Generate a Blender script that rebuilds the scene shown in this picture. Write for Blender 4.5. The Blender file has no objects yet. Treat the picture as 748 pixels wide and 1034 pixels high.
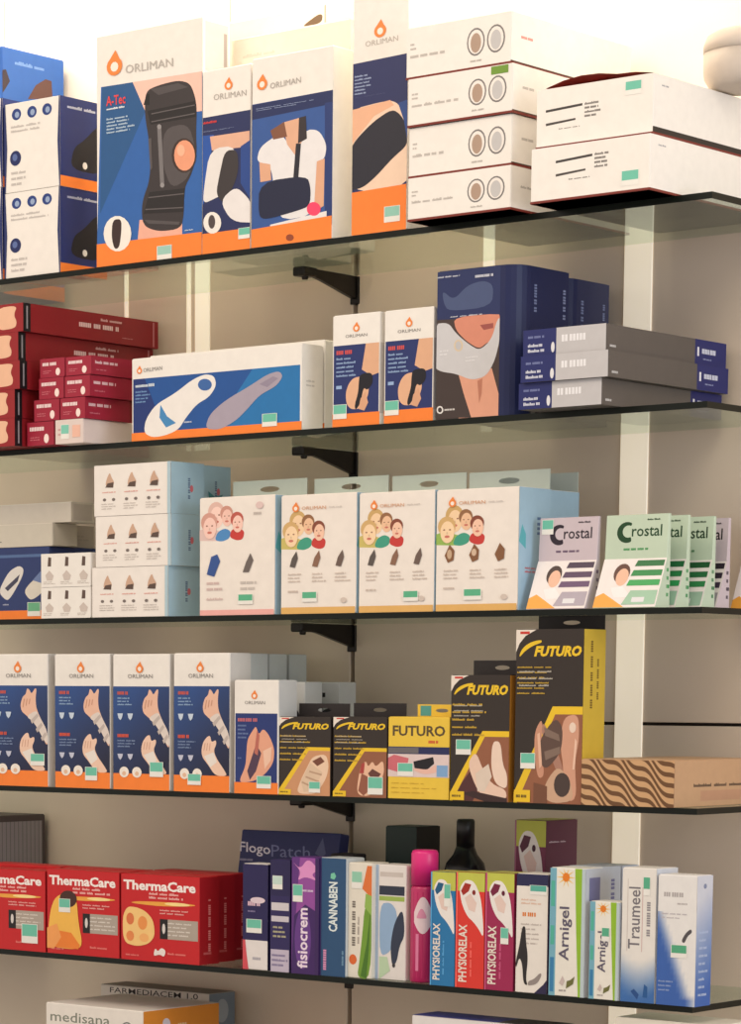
import bpy, bmesh, math, random
from mathutils import Vector, Matrix
random.seed(7)
scene = bpy.context.scene
col = scene.collection

# ------------------------------------------------------------------ camera, world, lights, exposure
Z0 = 1.35                                   # height of the middle glass shelf above the floor
YAW, PITCH, ROLL = 0.7062, 0.1363, 0.0035
FPX, PPX, PPY = 2948.2, 237.92, 1101.04     # focal length and principal point for a 748 x 1034 frame
CAM = Vector((1.9482, -3.1719, Z0 - 0.1005))
_R = Vector((math.cos(YAW), math.sin(YAW), 0)); _F = Vector((-math.sin(YAW), math.cos(YAW), 0)); _U = Vector((0, 0, 1))
F3 = _F * math.cos(PITCH) - _U * math.sin(PITCH)
_U2 = _U * math.cos(PITCH) + _F * math.sin(PITCH)
R3 = _R * math.cos(ROLL) + _U2 * math.sin(ROLL)
U3 = _U2 * math.cos(ROLL) - _R * math.sin(ROLL)
cam_d = bpy.data.cameras.new('camera'); cam_o = bpy.data.objects.new('camera', cam_d); col.objects.link(cam_o)
M = Matrix((R3, U3, -F3)).transposed().to_4x4(); M.translation = CAM
cam_o.matrix_world = M
cam_d.sensor_fit = 'VERTICAL'; cam_d.sensor_height = 36.0; cam_d.lens = FPX / 1034 * 36
cam_d.shift_x = (374 - PPX) / 1034; cam_d.shift_y = (PPY - 517) / 1034
scene.camera = cam_o

world = bpy.data.worlds.new('world'); scene.world = world; world.use_nodes = True
bg = world.node_tree.nodes['Background']; bg.inputs[0].default_value = (1.0, 0.89, 0.79, 1); bg.inputs[1].default_value = 0.74

def area(name, loc, target, sx, sy, power, color):
    l = bpy.data.lights.new(name, 'AREA'); l.shape = 'RECTANGLE'; l.size = sx; l.size_y = sy; l.energy = power; l.color = color
    o = bpy.data.objects.new(name, l); col.objects.link(o); o.location = loc
    d = Vector(target) - Vector(loc); o.rotation_euler = d.to_track_quat('-Z', 'Y').to_euler(); return o
area('ceiling_light_panel', (-1.5, -1.9, Z0 + 1.75), (-0.7, 0.1, Z0 + 0.25), 1.4, 0.9, 19, (1.0, 0.83, 0.64))
area('ceiling_light_panel', (0.9, -1.6, Z0 + 1.75), (-0.1, 0.2, Z0 - 0.1), 1.2, 0.8, 13, (1.0, 0.86, 0.70))
area('shop_window', (3.6, -1.0, Z0 + 0.25), (-0.4, 0.15, Z0 - 0.05), 1.8, 1.8, 44, (0.78, 0.88, 1.0))
area('wall_wash_lamp', (-0.98, 0.08, Z0 + 1.15), (-0.98, 0.24, Z0 + 0.72), 1.9, 0.08, 9, (1.0, 0.84, 0.62))

vs = scene.view_settings; vs.view_transform = 'Standard'; vs.look = 'None'; vs.exposure = 0.14; vs.gamma = 1.0; vs.use_curve_mapping = False
scene.display_settings.display_device = 'sRGB'

# ------------------------------------------------------------------ photo geometry helpers (points on real planes)
def project(p):
    d = Vector(p) - CAM; w = d.dot(F3)
    return (PPX + FPX * d.dot(R3) / w, PPY - FPX * d.dot(U3) / w)
def lin(g):                                  # root of a linear function
    a, b = g(0.0), g(1.0); return -a / (b - a)
def X_at(px, Y, z):
    def g(X):
        d = Vector((X, Y, z)) - CAM; return FPX * d.dot(R3) - (px - PPX) * d.dot(F3)
    return lin(g)
def Z_at(py, X, Y):
    def g(z):
        d = Vector((X, Y, z)) - CAM; return FPX * d.dot(U3) + (py - PPY) * d.dot(F3)
    return lin(g)
def along(px, A, dirv):
    def g(t):
        d = A + dirv * t - CAM; return FPX * d.dot(R3) - (px - PPX) * d.dot(F3)
    return lin(g)
def ray(px, py):
    return F3 + R3 * ((px - PPX) / FPX) - U3 * ((py - PPY) / FPX)

# ------------------------------------------------------------------ materials
def srgb(c):
    return tuple(((x / 255) / 12.92 if x / 255 <= 0.04045 else (((x / 255) + 0.055) / 1.055) ** 2.4) for x in c) + (1.0,)
MATS = {}
def nodes_of(m):
    m.use_nodes = True; nt = m.node_tree; return nt, nt.nodes['Principled BSDF']
def paper(c, rough=0.5):
    k = ('paper', c, rough)
    if k in MATS: return MATS[k]
    m = bpy.data.materials.new('carton_%d_%d_%d' % c); nt, b = nodes_of(m)
    n = nt.nodes.new('ShaderNodeTexNoise'); n.inputs['Scale'].default_value = 60; n.inputs['Detail'].default_value = 3
    tc = nt.nodes.new('ShaderNodeTexCoord'); nt.links.new(tc.outputs['Object'], n.inputs['Vector'])
    r = nt.nodes.new('ShaderNodeMapRange'); r.inputs['To Min'].default_value = 0.94; r.inputs['To Max'].default_value = 1.04
    nt.links.new(n.outputs['Fac'], r.inputs['Value'])
    mx = nt.nodes.new('ShaderNodeVectorMath'); mx.operation = 'SCALE'; mx.inputs[0].default_value = srgb(c)[:3]
    nt.links.new(r.outputs['Result'], mx.inputs['Scale']); nt.links.new(mx.outputs['Vector'], b.inputs['Base Color'])
    b.inputs['Roughness'].default_value = rough; b.inputs['Specular IOR Level'].default_value = 0.35
    MATS[k] = m; return m
def print_mat():
    if 'print' in MATS: return MATS['print']
    m = bpy.data.materials.new('printed_ink'); nt, b = nodes_of(m)
    a = nt.nodes.new('ShaderNodeAttribute'); a.attribute_name = 'ink'
    n2 = nt.nodes.new('ShaderNodeTexNoise'); n2.inputs['Scale'].default_value = 70; n2.inputs['Detail'].default_value = 3; tc = nt.nodes.new('ShaderNodeTexCoord'); nt.links.new(tc.outputs['Object'], n2.inputs['Vector'])
    r2 = nt.nodes.new('ShaderNodeMapRange'); r2.inputs['To Min'].default_value = 0.93; r2.inputs['To Max'].default_value = 1.05; nt.links.new(n2.outputs['Fac'], r2.inputs['Value'])
    mv = nt.nodes.new('ShaderNodeVectorMath'); mv.operation = 'SCALE'; nt.links.new(a.outputs['Color'], mv.inputs[0]); nt.links.new(r2.outputs['Result'], mv.inputs['Scale']); nt.links.new(mv.outputs['Vector'], b.inputs['Base Color'])
    n = nt.nodes.new('ShaderNodeTexNoise'); n.inputs['Scale'].default_value = 120
    r = nt.nodes.new('ShaderNodeMapRange'); r.inputs['To Min'].default_value = 0.36; r.inputs['To Max'].default_value = 0.5
    nt.links.new(n.outputs['Fac'], r.inputs['Value']); nt.links.new(r.outputs['Result'], b.inputs['Roughness'])
    b.inputs['Specular IOR Level'].default_value = 0.35
    MATS['print'] = m; return m
def plain(name, c, rough=0.4, metal=0.0, spec=0.5, bump=0.0, scale=40):
    k = ('plain', name)
    if k in MATS: return MATS[k]
    m = bpy.data.materials.new(name); nt, b = nodes_of(m)
    n = nt.nodes.new('ShaderNodeTexNoise'); n.inputs['Scale'].default_value = scale; n.inputs['Detail'].default_value = 4
    tc = nt.nodes.new('ShaderNodeTexCoord'); nt.links.new(tc.outputs['Object'], n.inputs['Vector'])
    r = nt.nodes.new('ShaderNodeMapRange'); r.inputs['To Min'].default_value = 0.93; r.inputs['To Max'].default_value = 1.05
    nt.links.new(n.outputs['Fac'], r.inputs['Value'])
    mx = nt.nodes.new('ShaderNodeVectorMath'); mx.operation = 'SCALE'; mx.inputs[0].default_value = srgb(c)[:3]
    nt.links.new(r.outputs['Result'], mx.inputs['Scale']); nt.links.new(mx.outputs['Vector'], b.inputs['Base Color'])
    b.inputs['Roughness'].default_value = rough; b.inputs['Metallic'].default_value = metal; b.inputs['Specular IOR Level'].default_value = spec
    if bump:
        bp = nt.nodes.new('ShaderNodeBump'); bp.inputs['Strength'].default_value = bump; bp.inputs['Distance'].default_value = 0.002
        nt.links.new(n.outputs['Fac'], bp.inputs['Height']); nt.links.new(bp.outputs['Normal'], b.inputs['Normal'])
    MATS[k] = m; return m
def glass_mat():
    m = bpy.data.materials.new('shelf_glass'); m.use_nodes = True; nt = m.node_tree; nt.nodes.clear()
    out = nt.nodes.new('ShaderNodeOutputMaterial'); mix = nt.nodes.new('ShaderNodeMixShader')
    t = nt.nodes.new('ShaderNodeBsdfTransparent'); t.inputs[0].default_value = (0.90, 0.95, 0.915, 1)
    g = nt.nodes.new('ShaderNodeBsdfGlossy'); g.inputs['Roughness'].default_value = 0.02; g.inputs[0].default_value = (0.9, 0.95, 0.92, 1)
    # reflectance of a polished pane: Schlick curve on the surface's own facing angle
    lw = nt.nodes.new('ShaderNodeLayerWeight'); lw.inputs['Blend'].default_value = 0.5
    pw = nt.nodes.new('ShaderNodeMath'); pw.operation = 'POWER'; pw.inputs[1].default_value = 5.0
    ml = nt.nodes.new('ShaderNodeMath'); ml.operation = 'MULTIPLY_ADD'; ml.inputs[1].default_value = 0.70; ml.inputs[2].default_value = 0.04
    nt.links.new(lw.outputs['Facing'], pw.inputs[0]); nt.links.new(pw.outputs[0], ml.inputs[0]); nt.links.new(ml.outputs[0], mix.inputs[0])
    nt.links.new(t.outputs[0], mix.inputs[1]); nt.links.new(g.outputs[0], mix.inputs[2]); nt.links.new(mix.outputs[0], out.inputs[0])
    return m

# ------------------------------------------------------------------ object helpers
def tag(o, label=None, cat=None, group=None, kind=None):
    if label: o['label'] = label
    if cat: o['category'] = cat
    if group: o['group'] = group
    if kind: o['kind'] = kind
    return o
def link(name, me, mat, parent=None):
    o = bpy.data.objects.new(name, me); col.objects.link(o)
    if mat is not None: me.materials.append(mat)
    if parent is not None: o.parent = parent
    return o
def empty(name, loc, rz=0.0):
    o = bpy.data.objects.new(name, None); col.objects.link(o); o.empty_display_size = 0.02
    o.location = loc; o.rotation_euler = (0, 0, rz); return o
def box_mesh(x0, x1, y0, y1, z0, z1, bev=0.0, seg=1):
    bm = bmesh.new(); bmesh.ops.create_cube(bm, size=1.0)
    for v in bm.verts:
        v.co = Vector(((x0 + x1) / 2 + v.co.x * (x1 - x0), (y0 + y1) / 2 + v.co.y * (y1 - y0), (z0 + z1) / 2 + v.co.z * (z1 - z0)))
    if bev > 0: bmesh.ops.bevel(bm, geom=bm.edges[:], offset=bev, segments=seg, profile=0.5, affect='EDGES')
    me = bpy.data.meshes.new('m'); bm.to_mesh(me); bm.free(); return me
def prism_mesh(foot, z0, z1, axis='z', bev=0.0):
    """extrude a footprint polygon; axis z: points are (x,y); axis x: points are (y,z)"""
    bm = bmesh.new(); a = []; b = []
    for p in foot:
        if axis == 'z': a.append(bm.verts.new((p[0], p[1], z0))); b.append(bm.verts.new((p[0], p[1], z1)))
        else: a.append(bm.verts.new((z0, p[0], p[1]))); b.append(bm.verts.new((z1, p[0], p[1])))
    bm.faces.new(a); bm.faces.new(b[::-1]); n = len(a)
    for i in range(n): bm.faces.new((a[i], b[i], b[(i + 1) % n], a[(i + 1) % n]))
    bmesh.ops.recalc_face_normals(bm, faces=bm.faces[:])
    if bev: bmesh.ops.bevel(bm, geom=bm.edges[:], offset=bev, segments=1, affect='EDGES')
    me = bpy.data.meshes.new('m'); bm.to_mesh(me); bm.free(); return me
def lathe_mesh(prof, n=32):
    bm = bmesh.new(); rings = []
    for r, z in prof:
        if r < 1e-6: rings.append([bm.verts.new((0, 0, z))])
        else: rings.append([bm.verts.new((r * math.cos(2 * math.pi * i / n), r * math.sin(2 * math.pi * i / n), z)) for i in range(n)])
    for A, B in zip(rings, rings[1:]):
        for i in range(n):
            j = (i + 1) % n
            if len(A) == 1 and len(B) == 1: continue
            if len(A) == 1: bm.faces.new((A[0], B[j], B[i]))
            elif len(B) == 1: bm.faces.new((A[i], A[j], B[0]))
            else: bm.faces.new((A[i], A[j], B[j], B[i]))
    bmesh.ops.recalc_face_normals(bm, faces=bm.faces[:])
    me = bpy.data.meshes.new('m'); bm.to_mesh(me); bm.free()
    for p in me.polygons: p.use_smooth = True
    return me

# text outlines are cached as flat triangle meshes normalised to their own bounding box
TXT = {}
def text_geo(s, bold=0.0, shear=0.0):
    k = (s, bold, shear)
    if k in TXT: return TXT[k]
    cu = bpy.data.curves.new('t', 'FONT'); cu.body = s; cu.resolution_u = 2; cu.offset = bold; cu.shear = shear; cu.fill_mode = 'FRONT'
    ob = bpy.data.objects.new('t', cu); col.objects.link(ob)
    dg = bpy.context.evaluated_depsgraph_get(); ev = ob.evaluated_get(dg); me = ev.to_mesh()
    vs_ = [(v.co.x, v.co.y) for v in me.vertices]; fs = [tuple(p.vertices) for p in me.polygons]
    ev.to_mesh_clear(); bpy.data.objects.remove(ob); bpy.data.curves.remove(cu)
    x0 = min(v[0] for v in vs_); x1 = max(v[0] for v in vs_); y0 = min(v[1] for v in vs_); y1 = max(v[1] for v in vs_)
    TXT[k] = ([((x - x0) / (x1 - x0), (y - y0) / (y1 - y0)) for x, y in vs_], fs); return TXT[k]

STEP = 0.00005
class Face:
    """a flat printed panel: origin, u-axis, v-axis (metric, local to the thing) and outward normal"""
    def __init__(s, th, O, U, V, N):
        s.th, s.O, s.U, s.V, s.N = th, Vector(O), Vector(U), Vector(V), Vector(N)
        s.w, s.h = s.U.length, s.V.length
        s.verts = []; s.faces = []; s.cols = []; s.layer = 1; s.base = None
    def add(s, pts, faces, c):
        b = len(s.verts); off = s.N * (STEP * s.layer)
        for u, v in pts:
            u = min(1, max(0, u)); v = min(1, max(0, v))
            s.verts.append(s.O + s.U * u + s.V * v + off)
        for f in faces: s.faces.append([b + i for i in f]); s.cols.append(c)
    def poly(s, pts, c, same=False, sharp=False):
        if not same: s.layer += 1
        if len(pts) >= 6 and not sharp:          # organic outlines are rounded off
            for _ in range(2):
                pts = [q_ for i in range(len(pts)) for a, b in ((pts[i], pts[(i + 1) % len(pts)]),) for q_ in ((a[0] * .78 + b[0] * .22, a[1] * .78 + b[1] * .22), (a[0] * .22 + b[0] * .78, a[1] * .22 + b[1] * .78))]
        s.add(pts, [list(range(len(pts)))], c)
    def grid(s, u0, v0, u1, v1, fn, nx=8, ny=8):
        """panel whose ink fades from point to point: fn(u, v) gives the colour"""
        s.layer += 1
        for i in range(nx):
            for j in range(ny):
                a, b = u0 + (u1 - u0) * i / nx, u0 + (u1 - u0) * (i + 1) / nx; c, d = v0 + (v1 - v0) * j / ny, v0 + (v1 - v0) * (j + 1) / ny
                s.add([(a, c), (b, c), (b, d), (a, d)], [(0, 1, 2, 3)], [fn(a, c), fn(b, c), fn(b, d), fn(a, d)])
    def rect(s, u0, v0, u1, v1, c, same=False): s.poly([(u0, v0), (u1, v0), (u1, v1), (u0, v1)], c, same)
    def ell(s, cu, cv, ru, rv, c, n=18, same=False):
        s.poly([(cu + ru * math.cos(2 * math.pi * i / n), cv + rv * math.sin(2 * math.pi * i / n)) for i in range(n)], c, same, True)
    def text(s, t, u, v, w, h, c, bold=0.0, shear=0.0, up=False):
        """u,v: lower-left corner; up=True runs the line upwards (w = length along v, h = letter height along u)"""
        P, fs = text_geo(t, bold, shear); s.layer += 1
        if up: pts = [(u + h * (1 - y), v + w * x) for x, y in P]
        else: pts = [(u + w * x, v + h * y) for x, y in P]
        s.add(pts, fs, c)
    def lines(s, u0, v0, u1, v1, rows, c, seed=1, fill=0.5, words=3):
        """small print too fine to read: rows of word-long dashes"""
        rnd = random.Random(seed); s.layer += 1; dv = (v1 - v0) / rows
        for r in range(rows):
            end = u0 + (u1 - u0) * rnd.uniform(0.62, 1.0); x = u0; vb = v1 - (r + 1) * dv + dv * (1 - fill) / 2
            while x < end - 0.004:
                wd = min((u1 - u0) / words * rnd.uniform(0.6, 1.3), end - x)
                lw = max(dv * fill * s.h / s.w * .5, (u1 - u0) / 60); xx = x
                while xx < x + wd - lw * .3:     # letter-sized marks
                    hh = dv * fill * (rnd.choice((.68, .68, .72, 1.0)) if wd > lw * 7 else .85); s.add([(xx, vb), (xx + lw * .78, vb), (xx + lw * .78, vb + hh), (xx, vb + hh)], [(0, 1, 2, 3)], c); xx += lw
                x += wd + (u1 - u0) * 0.05
    def vlines(s, u, v, w, h, c, seed=1, words=3):
        """one upright line of small print"""
        rnd = random.Random(seed); s.layer += 1; x = v
        while x < v + w - 0.004:
            wd = min(w / words * rnd.uniform(0.6, 1.3), v + w - x)
            lw = max(h * s.w / s.h * .5, w / 60); xx = x
            while xx < x + wd - lw * .3:
                hh = h * (rnd.choice((.68, .68, .72, 1.0)) if wd > lw * 7 else .85); s.add([(u + h - hh, xx), (u + h, xx), (u + h, xx + lw * .72), (u + h - hh, xx + lw * .72)], [(0, 1, 2, 3)], c); xx += lw
            x += wd + w * 0.06
    # the same, read off the photograph: the line of sight meets the panel's plane
    def q(s, x, y):
        mw = s.th.matrix_world; O = mw @ s.O; N = (mw.to_3x3() @ s.N); d = ray(x, y)
        t = (O - CAM).dot(N) / d.dot(N); P = CAM + d * t - O
        U = mw.to_3x3() @ s.U; V = mw.to_3x3() @ s.V
        return (P.dot(U) / U.length_squared, P.dot(V) / V.length_squared)
    def pp(s, pts, c, same=False): s.poly([s.q(*p) for p in pts], c, same)
    def pe(s, x, y, rx, ry, c, n=18, same=False):
        s.poly([s.q(x + rx * math.cos(2 * math.pi * i / n), y - ry * math.sin(2 * math.pi * i / n)) for i in range(n)], c, same, True)
    def pt(s, t, x0, y0, x1, y1, hp, c, bold=0.0, shear=0.0):
        P, fs = text_geo(t, bold, shear); s.layer += 1
        a = s.q(x0, y0); b = s.q(x1, y1); h = s.q(x0, y0 - hp)
        s.add([(a[0] + (b[0] - a[0]) * x + (h[0] - a[0]) * y, a[1] + (b[1] - a[1]) * x + (h[1] - a[1]) * y) for x, y in P], fs, c)
    def pl(s, x0, y0, x1, y1, rows, c, seed=1, fill=0.5, words=3):
        a = s.q(x0, y1); b = s.q(x1, y0); s.lines(min(a[0], b[0]), min(a[1], b[1]), max(a[0], b[0]), max(a[1], b[1]), rows, c, seed, fill, words)
    def done(s, name):
        if not s.faces: return None
        area_ = 0
        for f in s.faces:
            p = [s.verts[i] - s.O for i in f]; u = [a.dot(s.U) / s.w ** 2 for a in p]; v = [a.dot(s.V) / s.h ** 2 for a in p]
            area_ = max(area_, (max(u) - min(u)) * (max(v) - min(v)))
        if area_ < .9 and s.base is not None: L_ = s.layer; s.layer = 0; s.rect(.004, .004, .996, .996, s.base); s.layer = L_
        me = bpy.data.meshes.new(name); me.from_pydata([tuple(v) for v in s.verts], [], s.faces)
        at = me.color_attributes.new('ink', 'FLOAT_COLOR', 'CORNER'); i = 0
        n = s.N
        for p, c in zip(me.polygons, s.cols):
            for j_, _ in enumerate(p.vertices): at.data[i].color = srgb(c[j_]) if isinstance(c, list) else srgb(c); i += 1
        # face outwards
        bm = bmesh.new(); bm.from_mesh(me)
        bm.normal_update()
        fl = [f for f in bm.faces if f.normal.dot(n) < 0]
        if fl: bmesh.ops.reverse_faces(bm, faces=fl)
        bm.to_mesh(me); bm.free()
        return link(name, me, print_mat(), s.th)

WHITE = (240, 236, 230); NAVY = (36, 48, 104); ORANGE = (250, 134, 52); TEAL = (112, 196, 172); GREY = (140, 136, 134)
RED = (205, 35, 40); BLACK = (26, 24, 26); YEL = (238, 198, 44); SKIN = (232, 172, 138)
SHELF = {1: Z0 + 0.5, 2: Z0 + 0.25, 3: Z0, 4: Z0 - 0.25, 5: Z0 - 0.5, 6: Z0 - 0.75}
GT = 0.004                                   # half the glass thickness
DEPTH = 0.257                                # shelf depth; the wall face is just behind it

class Carton: pass
def carton(name, label, cat, sh, xl, xr, yt, Y=0.0, dep=0.05, rot=0.0, z=None, c=WHITE, group=None, flap=True, h=None, w=None, ytx='l', lean=0.0, body=True, back=None):
    """xl, xr: photo columns of the front face's lower corners, yt: photo row of its upper left corner, Y: front face behind the shelf's front edge"""
    zb = (SHELF[sh] + GT + 0.0002) if z is None else z
    A = Vector((X_at(xl, Y, zb), Y, zb)); r = math.radians(rot); d = Vector((math.cos(r), math.sin(r), 0))
    if w is None: w = along(xr, A, d)
    if h is None: h = Z_at(yt, A.x, A.y) - zb
    nrm = Vector((-d.y, d.x, 0)); ctr = A + d * (w / 2) + nrm * (dep / 2)
    th = empty(name, ctr, r); tag(th, label, cat, group)
    if lean: th.rotation_euler = (math.radians(-lean), 0, r)
    bpy.context.view_layer.update()
    k = Carton(); k.o, k.w, k.h, k.d, k.zt, k.c = th, w, h, dep, zb + h, c
    if body: k.body = link('body', box_mesh(-w / 2, w / 2, -dep / 2, dep / 2, 0, h, min(0.0012, dep / 12)), paper(c), th)
    if flap:
        k.flap = link('top_flap', box_mesh(-w / 2 + 0.0015, w / 2 - 0.0015, -dep / 2 + 0.0012, dep / 2 - 0.002, h, h + 0.0006, 0), paper(c), th)
        k.zt += 0.0007
    k.zt += 0.0003
    k.front = Face(th, (-w / 2, -dep / 2, 0), (w, 0, 0), (0, 0, h), (0, -1, 0))
    k.side = Face(th, (w / 2, -dep / 2, 0), (0, dep, 0), (0, 0, h), (1, 0, 0))
    k.top = Face(th, (-w / 2, -dep / 2, h + 0.0006), (w, 0, 0), (0, dep, 0), (0, 0, 1))
    k.front.base = k.side.base = k.top.base = c
    return k
def finish(k):
    k.front.done('front_print'); k.side.done('side_print'); k.top.done('top_print')
def sticker(f, u, v, w, h, c=TEAL, name='price_sticker'):
    """teal and white price sticker stuck on a panel; its own part"""
    g = Face(f.th, f.O + f.N * (STEP * (f.layer + 3)), f.U, f.V, f.N)
    g.rect(u, v, u + w, v + h, (238, 236, 230)); g.rect(u + w * .04, v + h * .36, u + w * .96, v + h * .97, c)
    return g.done(name)
def psticker(f, x0, y0, x1, y1, c=TEAL):
    a = f.q(x0, y1); b = f.q(x1, y1); t = f.q(x0, y0); sticker(f, a[0], min(a[1], b[1]), b[0] - a[0], t[1] - a[1], c)
def flame(f, u, v, ru, rv):
    """round orange flame mark"""
    pts = [(u + ru * math.cos(math.radians(a)), v + rv * .85 * math.sin(math.radians(a))) for a in range(125, 416, 24)]
    f.poly(pts + [(u + ru * .12, v + rv * 1.45)], (240, 138, 66), False, True)
    f.ell(u, v - rv * .05, ru * .5, rv * .45, (250, 238, 226), 10)
def logo(f, u, v, wd, h, flame_u, flame_v, fr, c=GREY):
    f.text('ORLIMAN', u, v, wd, h, c, 0.01); flame(f, flame_u, flame_v, fr, fr * f.w / f.h)
def hang_tab(k, ht, c, wfrac=1.0, hole=True, off=0.0, hole_c=None):
    """euro-hole tab rising from the carton's rear panel"""
    w = k.w * wfrac; y1 = k.d / 2 - 0.0002; y0 = y1 - 0.0009; n = 24; bm = bmesh.new()
    cx, cz = off, k.h + ht * 0.52; x0, x1, z0, z1 = off - w / 2, off + w / 2, k.h - 0.002, k.h + ht
    hw, hh = w * 0.13, ht * 0.15
    outer = []; inner = []
    for i in range(n):
        a = 2 * math.pi * (i + .5) / n; ca, sa = math.cos(a), math.sin(a)
        t = min(abs((x1 - x0) / 2 / ca) if abs(ca) > 1e-6 else 1e9, abs((z1 - z0) / 2 / sa) if abs(sa) > 1e-6 else 1e9)
        outer.append(((x0 + x1) / 2 + t * ca, (z0 + z1) / 2 + t * sa)); inner.append((cx + hw * ca, cz + hh * sa))
    # snap the four nearest outer points to the true corners
    for X, Zc in ((x0, z0), (x1, z0), (x0, z1), (x1, z1)):
        j = min(range(n), key=lambda i: (outer[i][0] - X) ** 2 + (outer[i][1] - Zc) ** 2); outer[j] = (X, Zc)
    vo = [[bm.verts.new((p[0], y, p[1])) for p in outer] for y in (y0, y1)]; vi = [[bm.verts.new((p[0], y, p[1])) for p in inner] for y in (y0, y1)]
    for i in range(n):
        j = (i + 1) % n
        bm.faces.new((vo[0][i], vo[0][j], vi[0][j], vi[0][i])); bm.faces.new((vo[1][j], vo[1][i], vi[1][i], vi[1][j]))
        bm.faces.new((vo[0][j], vo[0][i], vo[1][i], vo[1][j])); bm.faces.new((vi[0][i], vi[0][j], vi[1][j], vi[1][i]))
    bmesh.ops.recalc_face_normals(bm, faces=bm.faces[:]); me = bpy.data.meshes.new('hang_tab'); bm.to_mesh(me); bm.free()
    return link('hang_tab', me, paper(c), k.o)

# ------------------------------------------------------------------ the setting: wall, floor, glowing reflection strips
WALL = DEPTH + 0.003
JX = -0.7556                                 # upright slot between the two wall bays
wall_m = plain('taupe_panel', (222, 204, 186), 0.42, 0, 0.4, 0.03, 8)
white_m = plain('white_panel', (238, 230, 216), 0.5, 0, 0.4, 0.03, 8)
dark_m = plain('dark_slot', (40, 32, 28), 0.6)
metal_m = plain('black_bracket_metal', (38, 34, 32), 0.35, 0.6)
wall = link('wall_back', box_mesh(-3.0, 1.8, WALL + 0.012, WALL + 0.08, 0, 2.9), dark_m); tag(wall, kind='structure')
zj = Z_at(731.5, X_at(700, WALL, Z0 - .15), WALL)
def panel(x0, x1, z0, z1, m):
    return link('panel', box_mesh(x0, x1, WALL, WALL + 0.012, z0, z1, 0.001), m, wall)
ZT = Z0 + 0.575
for x0, x1 in ((-1.95, JX - 0.004), (JX + 0.004, 0.45), (0.458, 1.8), (-3.0, -1.958)):
    panel(x0, x1, 0.0, zj - 0.0022, wall_m); panel(x0, x1, zj + 0.0022, ZT - 0.001, wall_m)
for x0, x1 in ((-3.0, X_at(5, WALL, ZT + .1)), (X_at(5, WALL, ZT + .1) + .002, X_at(232, WALL, ZT + .15) - .002), (X_at(232, WALL, ZT + .15), 0.3), (0.302, 1.8)):
    panel(x0, x1, ZT + 0.001, 2.9, white_m)
floor = link('floor', box_mesh(-3.0, 1.8, -3.0, WALL + 0.08, -0.05, 0), plain('grey_floor', (120, 112, 104), 0.4, 0, 0.5, 0.05, 6)); tag(floor, kind='structure')
strip_m = plain('reflection_glow', (244, 238, 226), 0.4); _b = strip_m.node_tree.nodes['Principled BSDF']; _b.inputs['Emission Color'].default_value = (1.0, .84, .62, 1); _b.inputs['Emission Strength'].default_value = .36   # lamp reflections on the wall, imitated by glowing strips
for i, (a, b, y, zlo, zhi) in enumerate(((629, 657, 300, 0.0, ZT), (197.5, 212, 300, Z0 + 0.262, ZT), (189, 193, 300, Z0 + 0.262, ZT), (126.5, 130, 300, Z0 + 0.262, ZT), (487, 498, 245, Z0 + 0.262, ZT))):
    t = link('reflection_strip_%d' % (i + 1), box_mesh(X_at(a, WALL, Z0 + .35), X_at(b, WALL, Z0 + .35), WALL - 0.0025, WALL + 0.0005, zlo, zhi - 0.001, 0.0006), strip_m); tag(t, kind='structure')

# ------------------------------------------------------------------ glass shelves and their brackets
gm = glass_mat()
edge_m = plain('green_glass_edge', (9, 17, 11), 0.3, 0, 0.25)
names = {1: 'topmost clear glass shelf, under the tall knee brace carton', 2: 'clear glass shelf under the insole carton and neck collar carton',
         3: 'clear glass shelf under the white cartons picturing children', 4: 'clear glass shelf under the black and yellow wrist support cartons',
         5: 'clear glass shelf under the red heat wrap cartons and upright gel cartons', 6: 'lowest clear glass shelf under the white and orange monitor carton'}
for k in range(1, 7):
    t = empty('glass_shelf', (-1.0, 0, SHELF[k])); tag(t, names[k], 'shelf', 'glass wall shelves')
    link('pane', box_mesh(-1.2, 1.0, 0.0015, DEPTH, -GT, GT), gm, t)
    link('front_edge', box_mesh(-1.2, 1.0, 0, 0.0015, -GT, GT), edge_m, t)
    link('end_edge', box_mesh(1.0, 1.0015, 0, DEPTH, -GT, GT), edge_m, t)
    b = empty('shelf_bracket', (JX, WALL, SHELF[k] - GT)); tag(b, 'black metal shelf bracket at the wall slot, ' + {1: 'topmost of the column', 2: 'below the wrist strap cartons', 3: 'below the white cartons picturing children', 4: 'below the black wrist support carton', 5: 'below the purple and blue gel cartons', 6: 'lowest of the column'}[k], 'bracket', 'shelf brackets')
    link('arm', prism_mesh([(0, -0.0005), (-0.125, -0.0005), (-0.125, -0.007), (-0.08, -0.015), (-0.03, -0.027), (0, -0.034)], -0.004, 0.004, 'x', 0.0008), metal_m, b)
    link('wall_plate', box_mesh(-0.008, 0.008, -0.003, 0.008, -0.04, -0.001, 0.001), metal_m, b)
    cl = link('clamp', box_mesh(-0.011, 0.011, -0.132, -0.100, -0.013, -0.0004, 0.002), metal_m, b)
    link('screw', lathe_mesh([(0, -0.017), (0.004, -0.017), (0.005, -0.015), (0.005, -0.011)], 12), metal_m, cl).location = (0, -0.116, 0)

# ------------------------------------------------------------------ TOP SHELF
S = 1
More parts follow.
